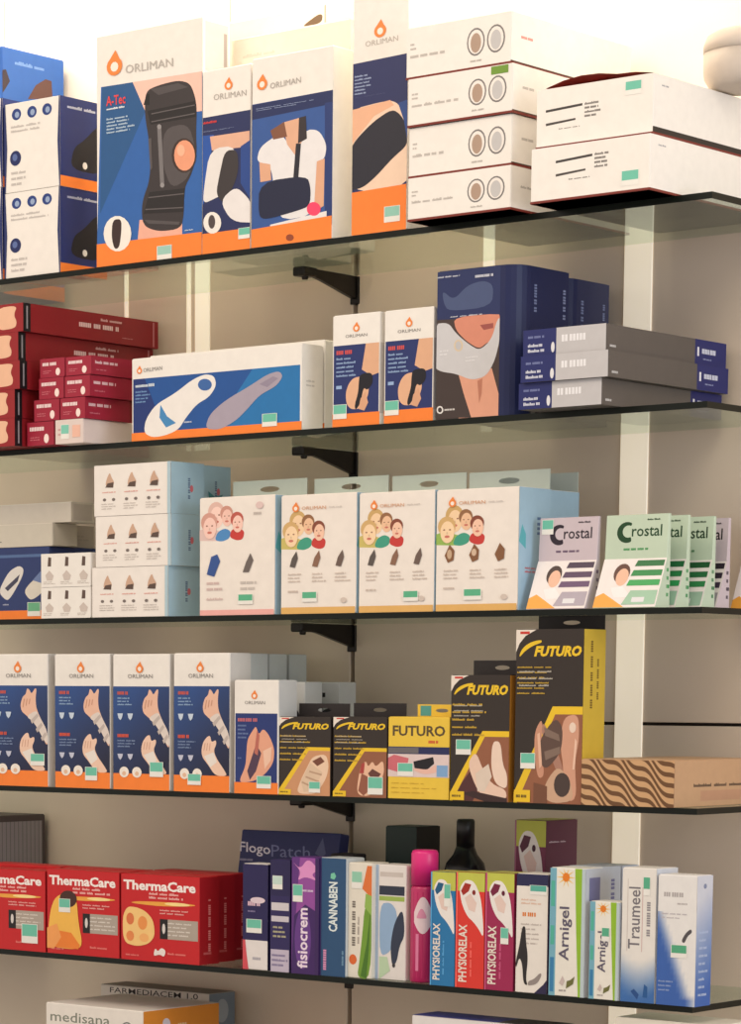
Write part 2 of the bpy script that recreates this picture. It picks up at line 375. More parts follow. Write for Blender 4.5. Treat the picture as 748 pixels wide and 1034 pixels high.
# two white and navy cartons stacked, twice
def ankle(label, xl, xr, yt, z=None, dots=None, Y=0.005, w=None, group='white and navy ankle support cartons'):
    k = carton('support_carton', label, 'box', S, xl, xr, yt, Y, 0.10, 0, z, WHITE, group, flap=False, w=w)
    f = k.front
    for u in (.22, .5, .77): f.ell(u, .87, .085, .065, (38, 62, 128)); f.ell(u + .01, .865, .04, .035, (150, 170, 205))
    f.ell(.2, .38, .1, .085, (30, 42, 96)); f.ell(.19, .39, .045, .04, (90, 110, 165))
    f.lines(.12, .66, .85, .76, 2, (205, 200, 196), 3); f.lines(.12, .06, .45, .25, 3, (205, 200, 196), 5)
    f.poly([(0, 0), (.02, 0), (.05, .5), (.02, 1), (0, 1)], NAVY); f.poly([(1, 0), (.985, 0), (.955, .5), (.985, 1), (1, 1)], NAVY)
    s = k.side; s.rect(0, 0, 1, 1, (26, 44, 108)); s.rect(0, 0, 1, .12, ORANGE)
    s.poly([(.2, .2), (.95, .2), (.95, .78), (.75, .72), (.5, .55), (.28, .45)], (18, 20, 34)); s.lines(.15, .86, .9, .93, 1, (190, 198, 220), 2); s.ell(.52, .27, .05, .04, (235, 235, 235))
    finish(k); return k
k0 = ankle('white and navy support carton, lower one beside the knee brace carton', 5, 61, 196)
ankle('white and navy support carton, upper one beside the knee brace carton', 5, 61, 106, k0.zt)
k0 = ankle('white and navy support carton, lower one of the outer stack', -70, 3, 200, w=None)
ankle('white and navy support carton, upper one of the outer stack', -70, 3, 112, k0.zt)
# big blue shoe insole carton behind
k = carton('insole_carton', 'large blue carton with dark shoe pictures behind the white and navy cartons', 'box', S, -95, 4, 66, 0.115, 0.135, 0, None, (50, 100, 182), flap=False)
s = k.side; s.pp([(0, 70), (6, 70), (10, 82), (4, 92), (0, 93)], (60, 50, 60)); s.pp([(28, 100), (36, 86), (46, 80), (52, 82), (53, 100)], (96, 66, 62)); s.rect(0, 0, 1, .06, ORANGE); s.lines(.2, .93, .9, .96, 1, (120, 160, 220))
finish(k)
# knee brace carton
k = carton('knee_brace_carton', 'tall white and blue carton picturing a black hinged knee brace', 'box', S, 98, 204, 37, 0.004, 0.058)
f = k.front
f.pp([(102, 88), (206, 72), (206, 240), (97, 250)], (46, 100, 174)); f.pp([(103, 88), (137, 82.5), (147, 112), (101, 216)], (38, 88, 142))
f.pp([(134, 83), (204, 72), (204, 112), (150, 120)], (246, 200, 184)); f.pp([(141, 222), (184, 222), (184, 240), (139, 244)], (240, 178, 156))
f.pp([(147, 92), (160, 86), (180, 81), (192, 84), (197, 97), (199, 110), (198, 135), (199, 155), (194, 175), (186, 190), (186, 215), (183, 231), (160, 234), (144, 228), (143, 205), (152, 180), (151, 145), (146, 115)], (56, 50, 52))
f.pp([(165, 130), (190, 124), (198, 150), (191, 180), (173, 191), (164, 165)], (84, 78, 80)); f.pp([(149, 112), (197, 102), (198, 118), (152, 126)], (34, 30, 32), True)
f.pp([(151, 194), (187, 190), (185, 214), (145, 216)], (36, 32, 34), True); f.pp([(152, 90), (180, 84), (190, 88), (160, 96)], (80, 74, 76), True); f.pp([(145, 106), (148, 95), (151, 95), (151, 106)], (30, 28, 30), True)
f.pe(186, 157, 12.5, 17.5, (60, 44, 40)); f.pe(186.5, 157, 10.5, 15.5, (236, 160, 126)); f.pp([(159, 130), (163, 128), (166, 185), (162, 187)], (120, 116, 118)); f.pe(161, 128, 2.2, 2.6, (150, 146, 148), 10); f.pe(164, 187, 2.2, 2.6, (150, 146, 148), 10, True); f.pp([(153, 114.5), (197, 105.5), (197, 106.7), (153, 115.7)], (96, 90, 92)); f.pp([(153, 122.5), (197, 114), (197, 115.2), (153, 123.7)], (96, 90, 92), True); f.pp([(150, 199), (186, 195), (186, 196.2), (150, 200.2)], (96, 90, 92), True); f.pp([(147, 211), (185, 209), (185, 210.2), (147, 212.2)], (96, 90, 92), True); f.pp([(150, 140), (153, 139.5), (154, 170), (152, 172)], (88, 82, 84), True); f.pp([(146, 222), (182, 224), (181, 227), (150, 226)], (84, 78, 80), True); f.pe(183, 152, 4, 6, (246, 184, 152), 12)
f.pp([(97, 247), (206, 234), (206, 262), (97, 275)], ORANGE)
f.pt('A-Tec', 107.5, 107.5, 127, 104.5, 10, (232, 70, 74), 0.02); f.pl(108, 106, 126, 112, 1, (235, 240, 245), 2, .7, 2); f.pl(108, 114, 138, 136, 5, (190, 212, 232), 4, .55)
f.pe(119, 236, 14, 18, (244, 238, 230)); f.pp([(114, 222), (123, 221), (123, 234), (121, 250), (116, 252), (113, 240)], (58, 40, 38))
f.pl(187, 230, 199, 234, 1, (220, 230, 240), 3)
f.pt('ORLIMAN', 127, 74.5, 175, 67, 8.5, (186, 180, 174), 0.0); a = f.q(116, 67); flame(f, a[0], a[1], .075, .075 * f.w / f.h)
s = k.side; s.rect(.1, .78, .95, .985, (205, 200, 200)); s.rect(.78, .8, .9, .95, (160, 152, 150)); finish(k); psticker(f, 159, 247, 174, 261, (160, 205, 192))
# ankle-foot carton
k = carton('foot_splint_carton', 'narrow white and navy carton picturing a lower leg in a splint boot', 'box', S, 204.5, 252.5, 72.5, 0.002, 0.07)
f = k.front; f.pp([(200, 120), (260, 109.5), (260, 240), (200, 245)], (34, 44, 92)); f.pp([(200, 138), (216, 136), (206, 205), (200, 208)], (36, 84, 168))
f.pp([(212, 138), (252, 132), (252, 148), (214, 152)], (228, 178, 152)); f.pp([(212, 150), (240, 147), (238, 190), (218, 200), (205, 206), (206, 190)], (232, 228, 226))
f.pp([(227, 152), (240, 151), (241, 172), (236, 188), (226, 206), (218, 196), (222, 175)], (58, 52, 54)); f.pp([(222, 203), (238, 188), (250, 199), (260, 214), (260, 225), (234, 224)], (234, 230, 230))
f.pp([(243, 148), (260, 140), (260, 200), (243, 185)], (36, 70, 142)); f.pp([(200, 237), (260, 229), (260, 256), (200, 262)], ORANGE)
f.pe(214.5, 225, 9, 11, (240, 236, 230)); f.pe(214, 224, 3.5, 7, (80, 70, 70)); f.pl(205.5, 120, 224, 126, 1, (215, 60, 64), 3, .8, 2); f.pl(205.5, 127, 242, 134, 2, (150, 165, 205), 5)
f.pt('ORLIMAN', 216, 101.5, 249, 96.5, 6, (178, 172, 166)); a = f.q(231, 86); flame(f, a[0], a[1], .085, .085 * f.w / f.h); finish(k); psticker(f, 241, 229, 254, 240)
# arm sling carton
k = carton('arm_sling_carton', 'white and blue carton picturing a torso with the arm in a navy sling', 'box', S, 254, 335, 60, 0.0, 0.052)
f = k.front; f.pp([(250, 106.5), (340, 90), (340, 226), (250, 236)], (50, 88, 156)); f.pp([(250, 107), (340, 90), (340, 104), (250, 122)], (28, 42, 92)); f.pp([(328, 104), (340, 102), (340, 220), (328, 222)], (34, 56, 116))
f.pp([(271, 142), (285, 134), (297, 158), (308, 131), (322, 131), (330, 146), (328, 160), (322, 162), (322, 216), (278, 224), (275, 166), (259, 164), (262, 150)], (234, 232, 234))
f.pp([(285, 124), (306, 118), (306, 140), (299, 158), (290, 146)], (226, 176, 146)); f.pp([(273, 132), (287, 123), (290, 138), (276, 141)], (130, 84, 62)); f.pp([(302, 119), (309, 117), (310, 140), (301, 145)], (50, 42, 46))
f.pp([(262, 164), (273, 166), (274, 182), (263, 184)], (226, 172, 140)); f.pp([(320, 163), (328, 160), (327, 208), (317, 214)], (226, 172, 140)); f.pp([(299, 145), (304, 145), (301, 184), (296, 184)], (36, 36, 48))
f.pp([(262, 184), (310, 177), (314, 190), (313, 208), (300, 213), (268, 222), (261, 218)], (26, 32, 62)); f.pp([(273, 227), (330, 213), (330, 219), (273, 234)], (234, 230, 230)); f.pe(317, 211, 7, 7, (250, 70, 110))
f.pl(259, 99, 322, 113, 2, (150, 166, 206), 6, .4); f.pp([(250, 232.5), (340, 217), (340, 244), (250, 256)], ORANGE); f.pe(293, 240, 4, 3.5, (150, 70, 40))
f.pt('ORLIMAN', 273, 90, 304, 83.5, 6, (178, 172, 166)); a = f.q(265, 85); flame(f, a[0], a[1], .065, .065 * f.w / f.h); finish(k)
# taller blank cartons behind it
k = carton('blank_carton', 'plain white carton standing behind the arm sling carton', 'box', S, 233, 352, 40.5, 0.078, 0.06, c=(236, 226, 212)); k.front.lines(.1, .9, .5, .93, 1, (214, 204, 190)); finish(k)
k = carton('blank_carton', 'tall white carton with a dark torn hang hole behind the arm sling carton', 'box', S, 215, 328.5, 26, 0.145, 0.06, c=(240, 230, 216))
k.front.pp([(305, 27), (312, 21), (322, 14), (326, 15), (325, 22), (316, 26)], (110, 88, 66)); k.front.pp([(327.5, 2), (329, 2), (329, 24), (327.5, 24)], (170, 158, 142), True); finish(k)
# abdominal wrap carton
k = carton('belly_wrap_carton', 'tall white and navy carton picturing a black wrap around a belly', 'box', S, 355, 410, -8, 0.0, 0.055)
f = k.front; f.pp([(350, 66), (415, 53), (415, 190), (350, 200)], (38, 46, 96)); f.pp([(350, 112), (392, 101), (402, 104), (409, 118), (415, 150), (415, 188), (350, 197)], (244, 214, 190))
f.pp([(350, 112), (394, 101), (398, 106), (378, 117), (350, 146)], (238, 184, 150)); f.pp([(352, 152), (362, 138), (378, 122), (396, 110), (405, 116), (412, 130), (412, 146), (396, 160), (380, 178), (366, 190), (350, 193)], (36, 36, 50)); f.pp([(402, 104), (415, 100), (415, 140), (408, 122)], (44, 74, 140))
f.pl(358, 73, 376, 97, 6, (160, 176, 214), 3, .5, 2); f.pl(358, 92, 402, 99, 1, (160, 176, 214), 4, .5, 4); f.pp([(350, 195.5), (415, 185), (415, 236), (350, 245)], ORANGE)
f.pt('ORLIMAN', 369, 47.5, 402, 41, 5.5, (190, 182, 174)); a = f.q(384, 31); flame(f, a[0], a[1], .11, .11 * f.w / f.h); finish(k); psticker(f, 388, 207, 404, 223, (150, 205, 190))
# four flat white cartons in a stack
zb = None
for i, (yt, lab) in enumerate(((180.5, 'flat white carton with two ring pictures, lowest of the four stacked'), (130, 'flat white carton with two ring pictures, second lowest of the four stacked'), (80.5, 'flat white carton with a green sticker and two ring pictures, second in its stack'), (29.5, 'flat white carton with two ring pictures, topmost of the four stacked'))):
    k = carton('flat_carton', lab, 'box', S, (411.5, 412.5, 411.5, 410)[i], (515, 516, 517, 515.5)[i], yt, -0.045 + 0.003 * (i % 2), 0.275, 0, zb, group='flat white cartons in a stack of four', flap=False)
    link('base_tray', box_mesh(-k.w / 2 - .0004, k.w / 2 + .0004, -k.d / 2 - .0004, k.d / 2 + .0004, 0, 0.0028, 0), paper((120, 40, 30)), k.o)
    f = k.front
    for cu, cc in ((.67, (176, 150, 132)), (.86, (196, 194, 194))):
        f.ell(cu, .52, .085, .27, (120, 116, 116)); f.ell(cu, .52, .072, .235, (238, 232, 226)); f.ell(cu, .5, .05, .19, cc)
    f.lines(.04, .38, .5, .5, 1, (196, 190, 184), i, .5, 6); f.lines(.04, .55, .1, .72, 2, (196, 190, 184), i)
    f.lines(.62, .12, .78, .2, 1, (190, 184, 178), 3); k.side.lines(.08, .5, .22, .62, 1, (226, 120, 110) if i == 3 else (180, 174, 170), 3)
    if i: k.side.rect(0, 0, 1, .07, (60, 34, 28))  # shade of the gap between stacked cartons, painted on the side
    if i == 2: f.rect(.8, .82, .96, .98, (110, 150, 50))
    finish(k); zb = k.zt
# two big white cartons overhanging the shelf end
zb = None
for i in range(2):
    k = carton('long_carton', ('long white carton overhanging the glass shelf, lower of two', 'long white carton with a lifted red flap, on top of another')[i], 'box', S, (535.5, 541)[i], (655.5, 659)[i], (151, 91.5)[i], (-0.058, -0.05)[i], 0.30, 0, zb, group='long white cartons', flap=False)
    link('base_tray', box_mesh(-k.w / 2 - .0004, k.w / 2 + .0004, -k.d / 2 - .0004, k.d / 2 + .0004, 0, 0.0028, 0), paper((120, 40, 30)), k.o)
    f = k.front; dx, dy = ((0, 0), (-10, -51))[i]
    f.pp([(561 + dx, 162.5 + dy), (598 + dx, 155 + dy), (598 + dx, 157.5 + dy), (561 + dx, 165 + dy)], (60, 56, 56)); f.pp([(561 + dx, 176 + dy), (591 + dx, 170 + dy), (591 + dx, 172 + dy), (561 + dx, 178.5 + dy)], (70, 64, 62), True)
    f.pl(574 + dx, 176 + dy, 604 + dx, 182 + dy, 1, (90, 84, 82), 4, .6, 5); f.pl(600 + dx, 151 + dy, 617 + dx, 170 + dy, 4, (110, 104, 102), 5, .6, 2)
    k.side.lines(.06, .8, .14, .86, 1, (150, 150, 158), 3)
    if i == 1: k.side.rect(0, 0, 1, .13, (34, 26, 24))  # shadowed recess under the upper carton, painted as a dark band
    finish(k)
    if i == 0: psticker(f, 627, 170.5, 645, 186); zb = k.zt
    else:
        psticker(f, 631, 80, 648, 94)
        n = 7; bm = bmesh.new(); W = k.w; rows = []
        for j in range(n):
            t = j / (n - 1); x = -W / 2 * .86 + W * .92 * t; hh = 0.0105 * math.sin(math.pi * min(1, t * 1.25 + .02)) ** .8 if t < .78 else 0.006 * (1 - t) / .22
            rows.append([bm.verts.new((x, -k.d / 2 + .002, k.h + max(.0004, hh))), bm.verts.new((x, -k.d / 2 + .06, k.h + .0005))])
        for a, b in zip(rows, rows[1:]): bm.faces.new((a[0], b[0], b[1], a[1]))
        bmesh.ops.solidify(bm, geom=bm.faces[:], thickness=.0006); me = bpy.data.meshes.new('lid_flap'); bm.to_mesh(me); bm.free()
        fl = link('lid_flap', me, paper((132, 44, 34)), k.o); fl['label'] = 'lifted dark red cardboard flap'
        topz = k.zt; long_k = k
# beige rounded tub standing on the upper long carton
yR = long_k.o.location.y + 0.02; rr = 0.052; xr0 = X_at(717, yR, topz + .035) + rr * .98
t = empty('rounded_tub', (xr0, yR, topz + 0.0012)); tag(t, 'beige rounded tub standing on the upper long white carton', 'container')
htub = Z_at(34, xr0 - .04, yR - .02) - topz
tm = plain('beige_plastic', (198, 186, 174), 0.55, 0, 0.4, .02, 90)
link('tub', lathe_mesh([(0, 0), (rr - .016, 0), (rr - .007, .004), (rr - .001, .014), (rr, .022), (rr, htub * .62), (0, htub * .62)], 48), tm, t)
link('lid', lathe_mesh([(0, htub * .6), (rr + .0006, htub * .62), (rr + .0006, htub * .74), (rr - .004, htub * .9), (rr - .014, htub * .98), (0, htub)], 48), tm, t)

# ------------------------------------------------------------------ SECOND SHELF
S = 2
# long dark red cartons in a stack of five
zb = None; CR = (138, 26, 34)
red_y = [421.5, 393, 364, 335.5, 304.5]
red_lab = ['lowest of five', 'second from the bottom of five', 'middle one of five', 'second from the top of five', 'topmost of five']
for i in range(5):
    xr = (15, 15, 20, 18.5, 23.5)[i]
    k = carton('leg_support_carton', 'long dark red carton with a bare leg picture, ' + red_lab[i] + ' stacked', 'box', S, xr - 78, xr, red_y[i] + 9, -0.05, 0.295, 0, zb, CR, 'long dark red cartons in a stack', flap=False, h=0.0405)
    f = k.front; f.rect(0, 0, 1, 1, (150, 30, 36))
    f.poly([(.66, .1), (.9, .12), (.92, .35), (.88, .6), (.93, .92), (.66, .9)], (236, 188, 156)); f.poly([(.2, .1), (.4, .12), (.42, .9), (.22, .9)], (236, 188, 156)); f.lines(.45, .3, .6, .7, 3, (230, 200, 200), 2)
    s = k.side; s.rect(0, 0, .052, 1, (20, 18, 22)); s.rect(.022, .1, .032, .9, (150, 146, 150)); s.rect(.955, .05, .965, .95, (190, 120, 126))
    s.lines(.56, .72, .8, .84, 1, (220, 178, 178), i, .8, 3); s.lines(.4, .42, .81, .64, 1, (228, 196, 196), 8, .85, 6); s.lines(.72, .2, .8, .26, 1, (200, 140, 140), 2)
    finish(k); zb = k.zt
# small crimson cartons, two by three on top of one more beside a pale one
CM = (160, 34, 58)
def small_red(label, xl, xr, yt, z, c=CM, pale=False, Y=-0.03, dep=0.095, grp='small crimson cartons'):
    k = carton('cream_carton', label, 'box', S, xl, xr, yt, Y, dep, 0, z, c, grp, flap=False)
    f = k.front
    if pale:
        f.lines(.1, .3, .45, .7, 2, (200, 150, 150), 3); finish(k); sticker(f, .2, .2, .3, .6, (130, 205, 185)); g = Face(f.th, f.O + f.N * (STEP * 8), f.U, f.V, f.N); g.rect(.62, .25, .9, .75, (240, 190, 170)); g.done('pink_sticker')
    else:
        f.lines(.1, .6, .88, .84, 1, (246, 226, 226), 4, .8, 2); f.ell(.72, .28, .09, .2, (248, 226, 220)); f.lines(.12, .2, .5, .4, 2, (214, 120, 132), 5)
        k.side.lines(.08, .55, .62, .78, 1, (236, 206, 210), 6, .7, 4); k.side.lines(.1, .2, .4, .34, 1, (206, 120, 134), 7); finish(k)
    return k
h0 = None
a = small_red('small crimson carton standing beside the pale carton', 27.5, 54.5, 427, None)
b = small_red('pale pink white carton with a teal sticker under the crimson cartons', 56, 84, 424.5, None, (226, 210, 204), True, dep=0.12)
zt = max(a.zt, b.zt)
rows = [(404.5, 34.5, 60, 61, 86), (382.5, 39.5, 64.5, 65.5, 91), (363, 40.5, 65.5, 66.5, 92.5)]
nm = ['lowest pair', 'middle pair', 'top pair']
for r_, (yt, x0, x1, x2, x3) in enumerate(rows):
    k1 = small_red('small crimson carton beside the long red stack, in the %s' % nm[r_], x0, x1, yt, zt)
    k2 = small_red('small crimson carton beside the insole carton, in the %s' % nm[r_], x2, x3, yt - 2, zt)
    zt = max(k1.zt, k2.zt)
# insole cartons
def insole(label, xl, xr, yt, Y, main=True):
    k = carton('insole_carton', label, 'box', S, xl, xr, yt, Y, 0.046, group='white and blue insole cartons', h=None)
    f = k.front
    f.poly([(0.01, .1), (.99, .1), (.99, .755), (.01, .755)], (32, 84, 156)); f.poly([(.5, .1), (.99, .1), (.99, .755), (.72, .755)], (36, 118, 182)); f.poly([(0.01, .1), (.2, .1), (.08, .755), (.01, .755)], (34, 56, 120)); f.rect(0, 0, 1, .1, ORANGE)
    finish_later = k; return k
k = insole('wide white and blue carton picturing a white and a grey shoe insole', 133, 304.5, 363, 0.002)
f = k.front
Q = lambda pts: [(x * .3342, 280 + y * .3342) for x, y in pts]
f.pp(Q([(435, 470), (440, 430), (470, 385), (530, 350), (580, 310), (620, 292), (648, 298), (654, 328), (632, 362), (594, 384), (562, 424), (540, 460), (500, 478), (460, 484)]), (240, 236, 232))
f.pp(Q([(485, 385), (505, 420), (532, 440), (502, 454), (482, 424)]), (70, 140, 196)); f.pe(207, 388.5, 7, 6, (60, 104, 170))
f.pp([(207, 433), (212, 418), (228, 404), (252, 390), (270, 378), (282, 374.5), (286, 380), (279, 390), (262, 399), (250, 413), (238, 425), (222, 434)], (170, 160, 176)); f.pp([(262, 388), (276, 380), (281, 382), (270, 391)], (150, 140, 160))
f.pl(137, 386, 156, 392, 1, (215, 228, 240), 2, .8, 2); f.pl(137, 393, 153, 408, 4, (120, 160, 210), 3); f.pl(186, 424, 194, 428, 1, (200, 210, 230), 2)
f.pt('ORLIMAN', 145, 376, 164, 373.5, 4, GREY); a = f.q(141, 374.5); flame(f, a[0], a[1], .016, .016 * f.w / f.h); k.side.lines(.2, .5, .8, .6, 2, (200, 196, 192)); finish(k); psticker(f, 265, 417, 280, 430)
k = insole('second white and blue insole carton, mostly hidden behind the first', 151, 327.5, 360, 0.055); k.front.lines(.92, .4, .97, .6, 3, (150, 190, 220)); finish(k)
# wrist strap cartons
for i, (xl, xr, yt, lab) in enumerate(((335.5, 383, 319.5, 'white and navy wrist strap carton beside the insole cartons'), (387.5, 437, 314.5, 'white and navy wrist strap carton beside the neck collar carton'))):
    k = carton('wrist_strap_carton', lab, 'box', S, xl, xr, yt, 0.002, 0.05, group='white and navy wrist strap cartons')
    f = k.front; f.rect(0.02, .1, .98, .73, (36, 50, 108)); f.rect(0, 0, 1, .115, ORANGE)
    f.poly([(.7, .73), (.98, .73), (.98, .46), (.82, .44), (.62, .5)], (226, 176, 142)); f.poly([(.28, .3), (.34, .38), (.44, .43), (.6, .44), (.74, .4), (.78, .3), (.7, .2), (.58, .15), (.4, .15), (.3, .2)], (230, 180, 146))
    f.poly([(.58, .46), (.84, .47), (.86, .37), (.74, .31), (.66, .34), (.6, .2), (.5, .14), (.47, .18), (.55, .3), (.56, .4)], (26, 24, 34)); f.poly([(.7, .3), (.76, .2), (.68, .13), (.56, .15), (.6, .24)], (222, 168, 134))
    f.lines(.08, .64, .56, .7, 1, (215, 84, 84), 3, .7, 3); f.lines(.08, .44, .5, .63, 5, (150, 178, 220), 4, .5, 2); f.rect(.08, .34, .2, .37, (150, 178, 220))
    f.text('ORLIMAN', .27, .795, .46, .028, GREY); flame(f, .5, .875, .07, .07 * f.w / f.h); k.side.rect(.0, .1, 1, .73, (205, 200, 198)); finish(k); sticker(f, .02, .07, .29, .13)
# neck collar cartons with a rounded corner
def collar(label, xl, xr, yt, Y, dep, h=None, first=True):
    k = carton('neck_collar_carton', label, 'box', S, xl, xr, yt, Y, dep, 0, None, (24, 34, 80), 'navy neck collar cartons', flap=False, body=False, h=h)
    r = .028; w, d = k.w, k.d
    foot = [(-w / 2, -d / 2)] + [(w / 2 - r + r * math.sin(math.radians(a)), -d / 2 + r - r * math.cos(math.radians(a))) for a in range(0, 91, 15)] + [(w / 2, d / 2), (-w / 2, d / 2)]
    me = prism_mesh(foot, 0, k.h); link('body', me, paper((24, 34, 80), .4), k.o)
    link('top_flap', prism_mesh([(x * .97, y * .97) for x, y in foot], k.h, k.h + .0008), paper((24, 34, 80), .4), k.o)
    k.side = Face(k.o, (w / 2, -d / 2 + r, 0), (0, d - r, 0), (0, 0, k.h), (1, 0, 0)); k.front = Face(k.o, (-w / 2, -d / 2, 0), (w - r, 0, 0), (0, 0, k.h), (0, -1, 0))
    k.r = r; return k
k = collar('navy carton with rounded corner picturing a chin in a white neck collar', 440, 521, 275, 0.0, 0.115)
f = k.front; C6 = lambda pts: [(430 + x * .254, 255 + y * .254) for x, y in pts]
f.pp(C6([(30, 60), (330, 30), (330, 265), (30, 285)]), (36, 48, 96)); f.pp(C6([(30, 270), (330, 250), (330, 660), (30, 670)]), (70, 56, 54))
f.pp(C6([(65, 150), (110, 190), (165, 130), (230, 110), (270, 130), (262, 215), (90, 235), (70, 200)]), (72, 86, 126))
f.pp(C6([(110, 255), (330, 240), (330, 310), (240, 360), (212, 384), (160, 352), (118, 308)]), (218, 142, 118)); f.pp(C6([(215, 288), (268, 280), (268, 300), (230, 308)]), (160, 84, 78))
f.pp(C6([(130, 470), (262, 460), (300, 560), (310, 660), (130, 660)]), (226, 164, 138)); f.pp(C6([(205, 510), (225, 500), (222, 560), (212, 600)]), (190, 124, 100)); f.pp(C6([(30, 465), (130, 485), (150, 560), (180, 660), (30, 660)]), (66, 54, 52))
f.pp(C6([(30, 285), (90, 278), (120, 322), (170, 364), (214, 390), (262, 345), (285, 262), (306, 256), (298, 330), (275, 430), (240, 492), (182, 508), (120, 482), (60, 474), (30, 455)]), (206, 206, 210))
f.pe(463, 349, 4.5, 6, (220, 200, 170)); f.pe(463, 349, 3, 4.5, (196, 196, 200)); f.pl(444, 352, 456, 360, 2, (236, 236, 240), 4); f.pl(470, 358, 485, 366, 2, (236, 236, 240), 5)
f.pl(441, 276.5, 465, 282, 1, (205, 210, 226), 2, .6, 4); f.pl(455, 315, 500, 321, 1, (225, 228, 238), 3, .6, 6); f.pl(480, 275, 500, 281, 1, (214, 218, 232), 6, .8, 3)
f.pe(444.5, 414, 3.4, 4, (230, 228, 226)); f.pe(444.5, 414, 2, 2.5, (60, 50, 50)); f.pl(449, 411, 460, 416, 1, (220, 216, 214), 2)
s = k.side; s.rect(.02, .0, .98, .42, (44, 42, 52)); s.rect(.05, .0, .16, .32, (120, 116, 116)); s.vlines(.84, .68, .22, .08, (140, 150, 186), 4, 4); s.vlines(.08, .7, .2, .08, (120, 132, 172), 4, 4); s.ell(.78, .5, .05, .025, (190, 196, 214)); finish(k); kc = k
x2 = kc.o.location.x - kc.w / 2
k = collar('navy neck collar carton standing behind the other collar carton', 492, 568, 282, 0.124, 0.105, h=kc.h * .985)
k.side.vlines(.12, .66, .22, .09, (120, 132, 172), 4, 4); k.side.vlines(.8, .62, .26, .07, (120, 132, 172), 4, 4); finish(k)
# slim blue and silver cartons
zb = None
for i in range(3):
    k = carton('slim_carton', 'slim navy and silver carton with grey sides, %s of three stacked' % ('lowest', 'middle', 'topmost')[i], 'box', S, (523.5, 525.5, 528)[i], (607, 613.5, 611.5)[i], 0, (-0.045, -0.05, -0.045)[i], 0.285, 0, zb, (92, 86, 82), 'slim navy and silver cartons', flap=False, h=0.0325)
    f = k.front; f.rect(0, 0, 1, 1, (196, 194, 196)); f.rect(0, 0, .405, 1, (34, 42, 104)); f.lines(.47, .42, .83, .8, 1, (236, 236, 240), 9, .8, 4); f.lines(.06, .1, .3, .5, 2, (214, 218, 234), 3, .6, 2); f.lines(.06, .62, .34, .82, 1, (120, 130, 180), 4); f.ell(.365, .28, .022, .2, (226, 226, 232))
    s = k.side; s.rect(.73, 0, 1, 1, (34, 40, 104)); s.rect(.75, .35, .765, .7, (232, 232, 240)); s.lines(.79, .45, .97, .7, 1, (214, 218, 236), 3, .9, 3); s.lines(.8, .2, .9, .32, 1, (150, 158, 200), 4); s.lines(.03, .1, .08, .3, 1, (206, 204, 204), 2); finish(k); zb = k.zt

# ------------------------------------------------------------------ MIDDLE SHELF
S = 3
k = carton('insole_carton', 'navy carton with white insole outlines under the pale flat cartons', 'box', S, -75, 50, 556.5, 0.045, 0.12, c=(44, 60, 112), flap=False)
f = k.front; f.rect(0, 0, 1, .13, ORANGE); f.rect(0, .86, 1, .9, (84, 112, 160)); f.pp([(0, 594), (9, 577), (19, 571), (24, 574), (23, 582), (12, 602), (7, 607), (0, 600)], (226, 222, 218)); f.pp([(5, 594), (20, 580), (18, 587), (8, 597)], (70, 70, 92))
f.pp([(24, 597), (32, 587), (41, 582), (45, 596), (36, 604), (30, 606)], (222, 216, 204)); f.pp([(33, 586), (41, 577), (46, 576), (46, 590)], (110, 130, 176)); f.pl(3, 609, 12, 612, 1, (180, 186, 210)); finish(k); psticker(f, 28, 608, 41, 622, (110, 180, 140)); kn = k
k1 = carton('flat_pale_carton', 'flat pale grey carton lying on the navy insole carton', 'box', S, -80, 53, 534, 0.045, 0.055, 0, kn.zt, (206, 200, 186), 'flat pale grey cartons', flap=False); k1.front.pl(-2, 546, 3, 549, 1, (90, 84, 80)); k1.front.rect(0, .97, 1, 1, (224, 218, 206)); finish(k1)
k2 = carton('flat_pale_carton', 'flat pale grey carton behind another on the navy insole carton', 'box', S, -66, 70, 534, 0.105, 0.055, 0, kn.zt, (196, 186, 178), 'flat pale grey cartons', flap=False, h=k1.h); k2.side.lines(.2, .3, .8, .6, 2, (176, 168, 160)); finish(k2)
k3 = carton('flat_pale_carton', 'flat pale grey carton on top of two others, highest', 'box', S, -60, 72, 513.5, 0.05, 0.05, 0, max(k1.zt, k2.zt), (208, 202, 190), 'flat pale grey cartons', flap=False); k3.front.rect(0, .97, 1, 1, (224, 220, 208)); k3.side.rect(.1, .1, .9, .9, (190, 182, 172)); finish(k3)
# small bandage cartons
zb = None
for i in range(2):
    k = carton('bandage_carton', 'small white carton with three dark finger pictures, %s of two' % ('lower', 'upper')[i], 'box', S, 41.5, 91.5, (593.5, 559.5)[i], 0.0, 0.043, 0, zb, group='small white bandage cartons', flap=False)
    f = k.front
    for u in (.17, .52, .86):
        f.poly([(u - .035, .62), (u + .035, .62), (u + .04, .88), (u - .02, .9)], (96, 78, 70)); f.poly([(u - .05, .2), (u + .06, .2), (u + .09, .34), (u, .5), (u - .08, .36)], (206, 194, 186)); f.lines(u - .12, .08, u + .12, .18, 2, (190, 180, 172), 3)
    finish(k); zb = k.zt
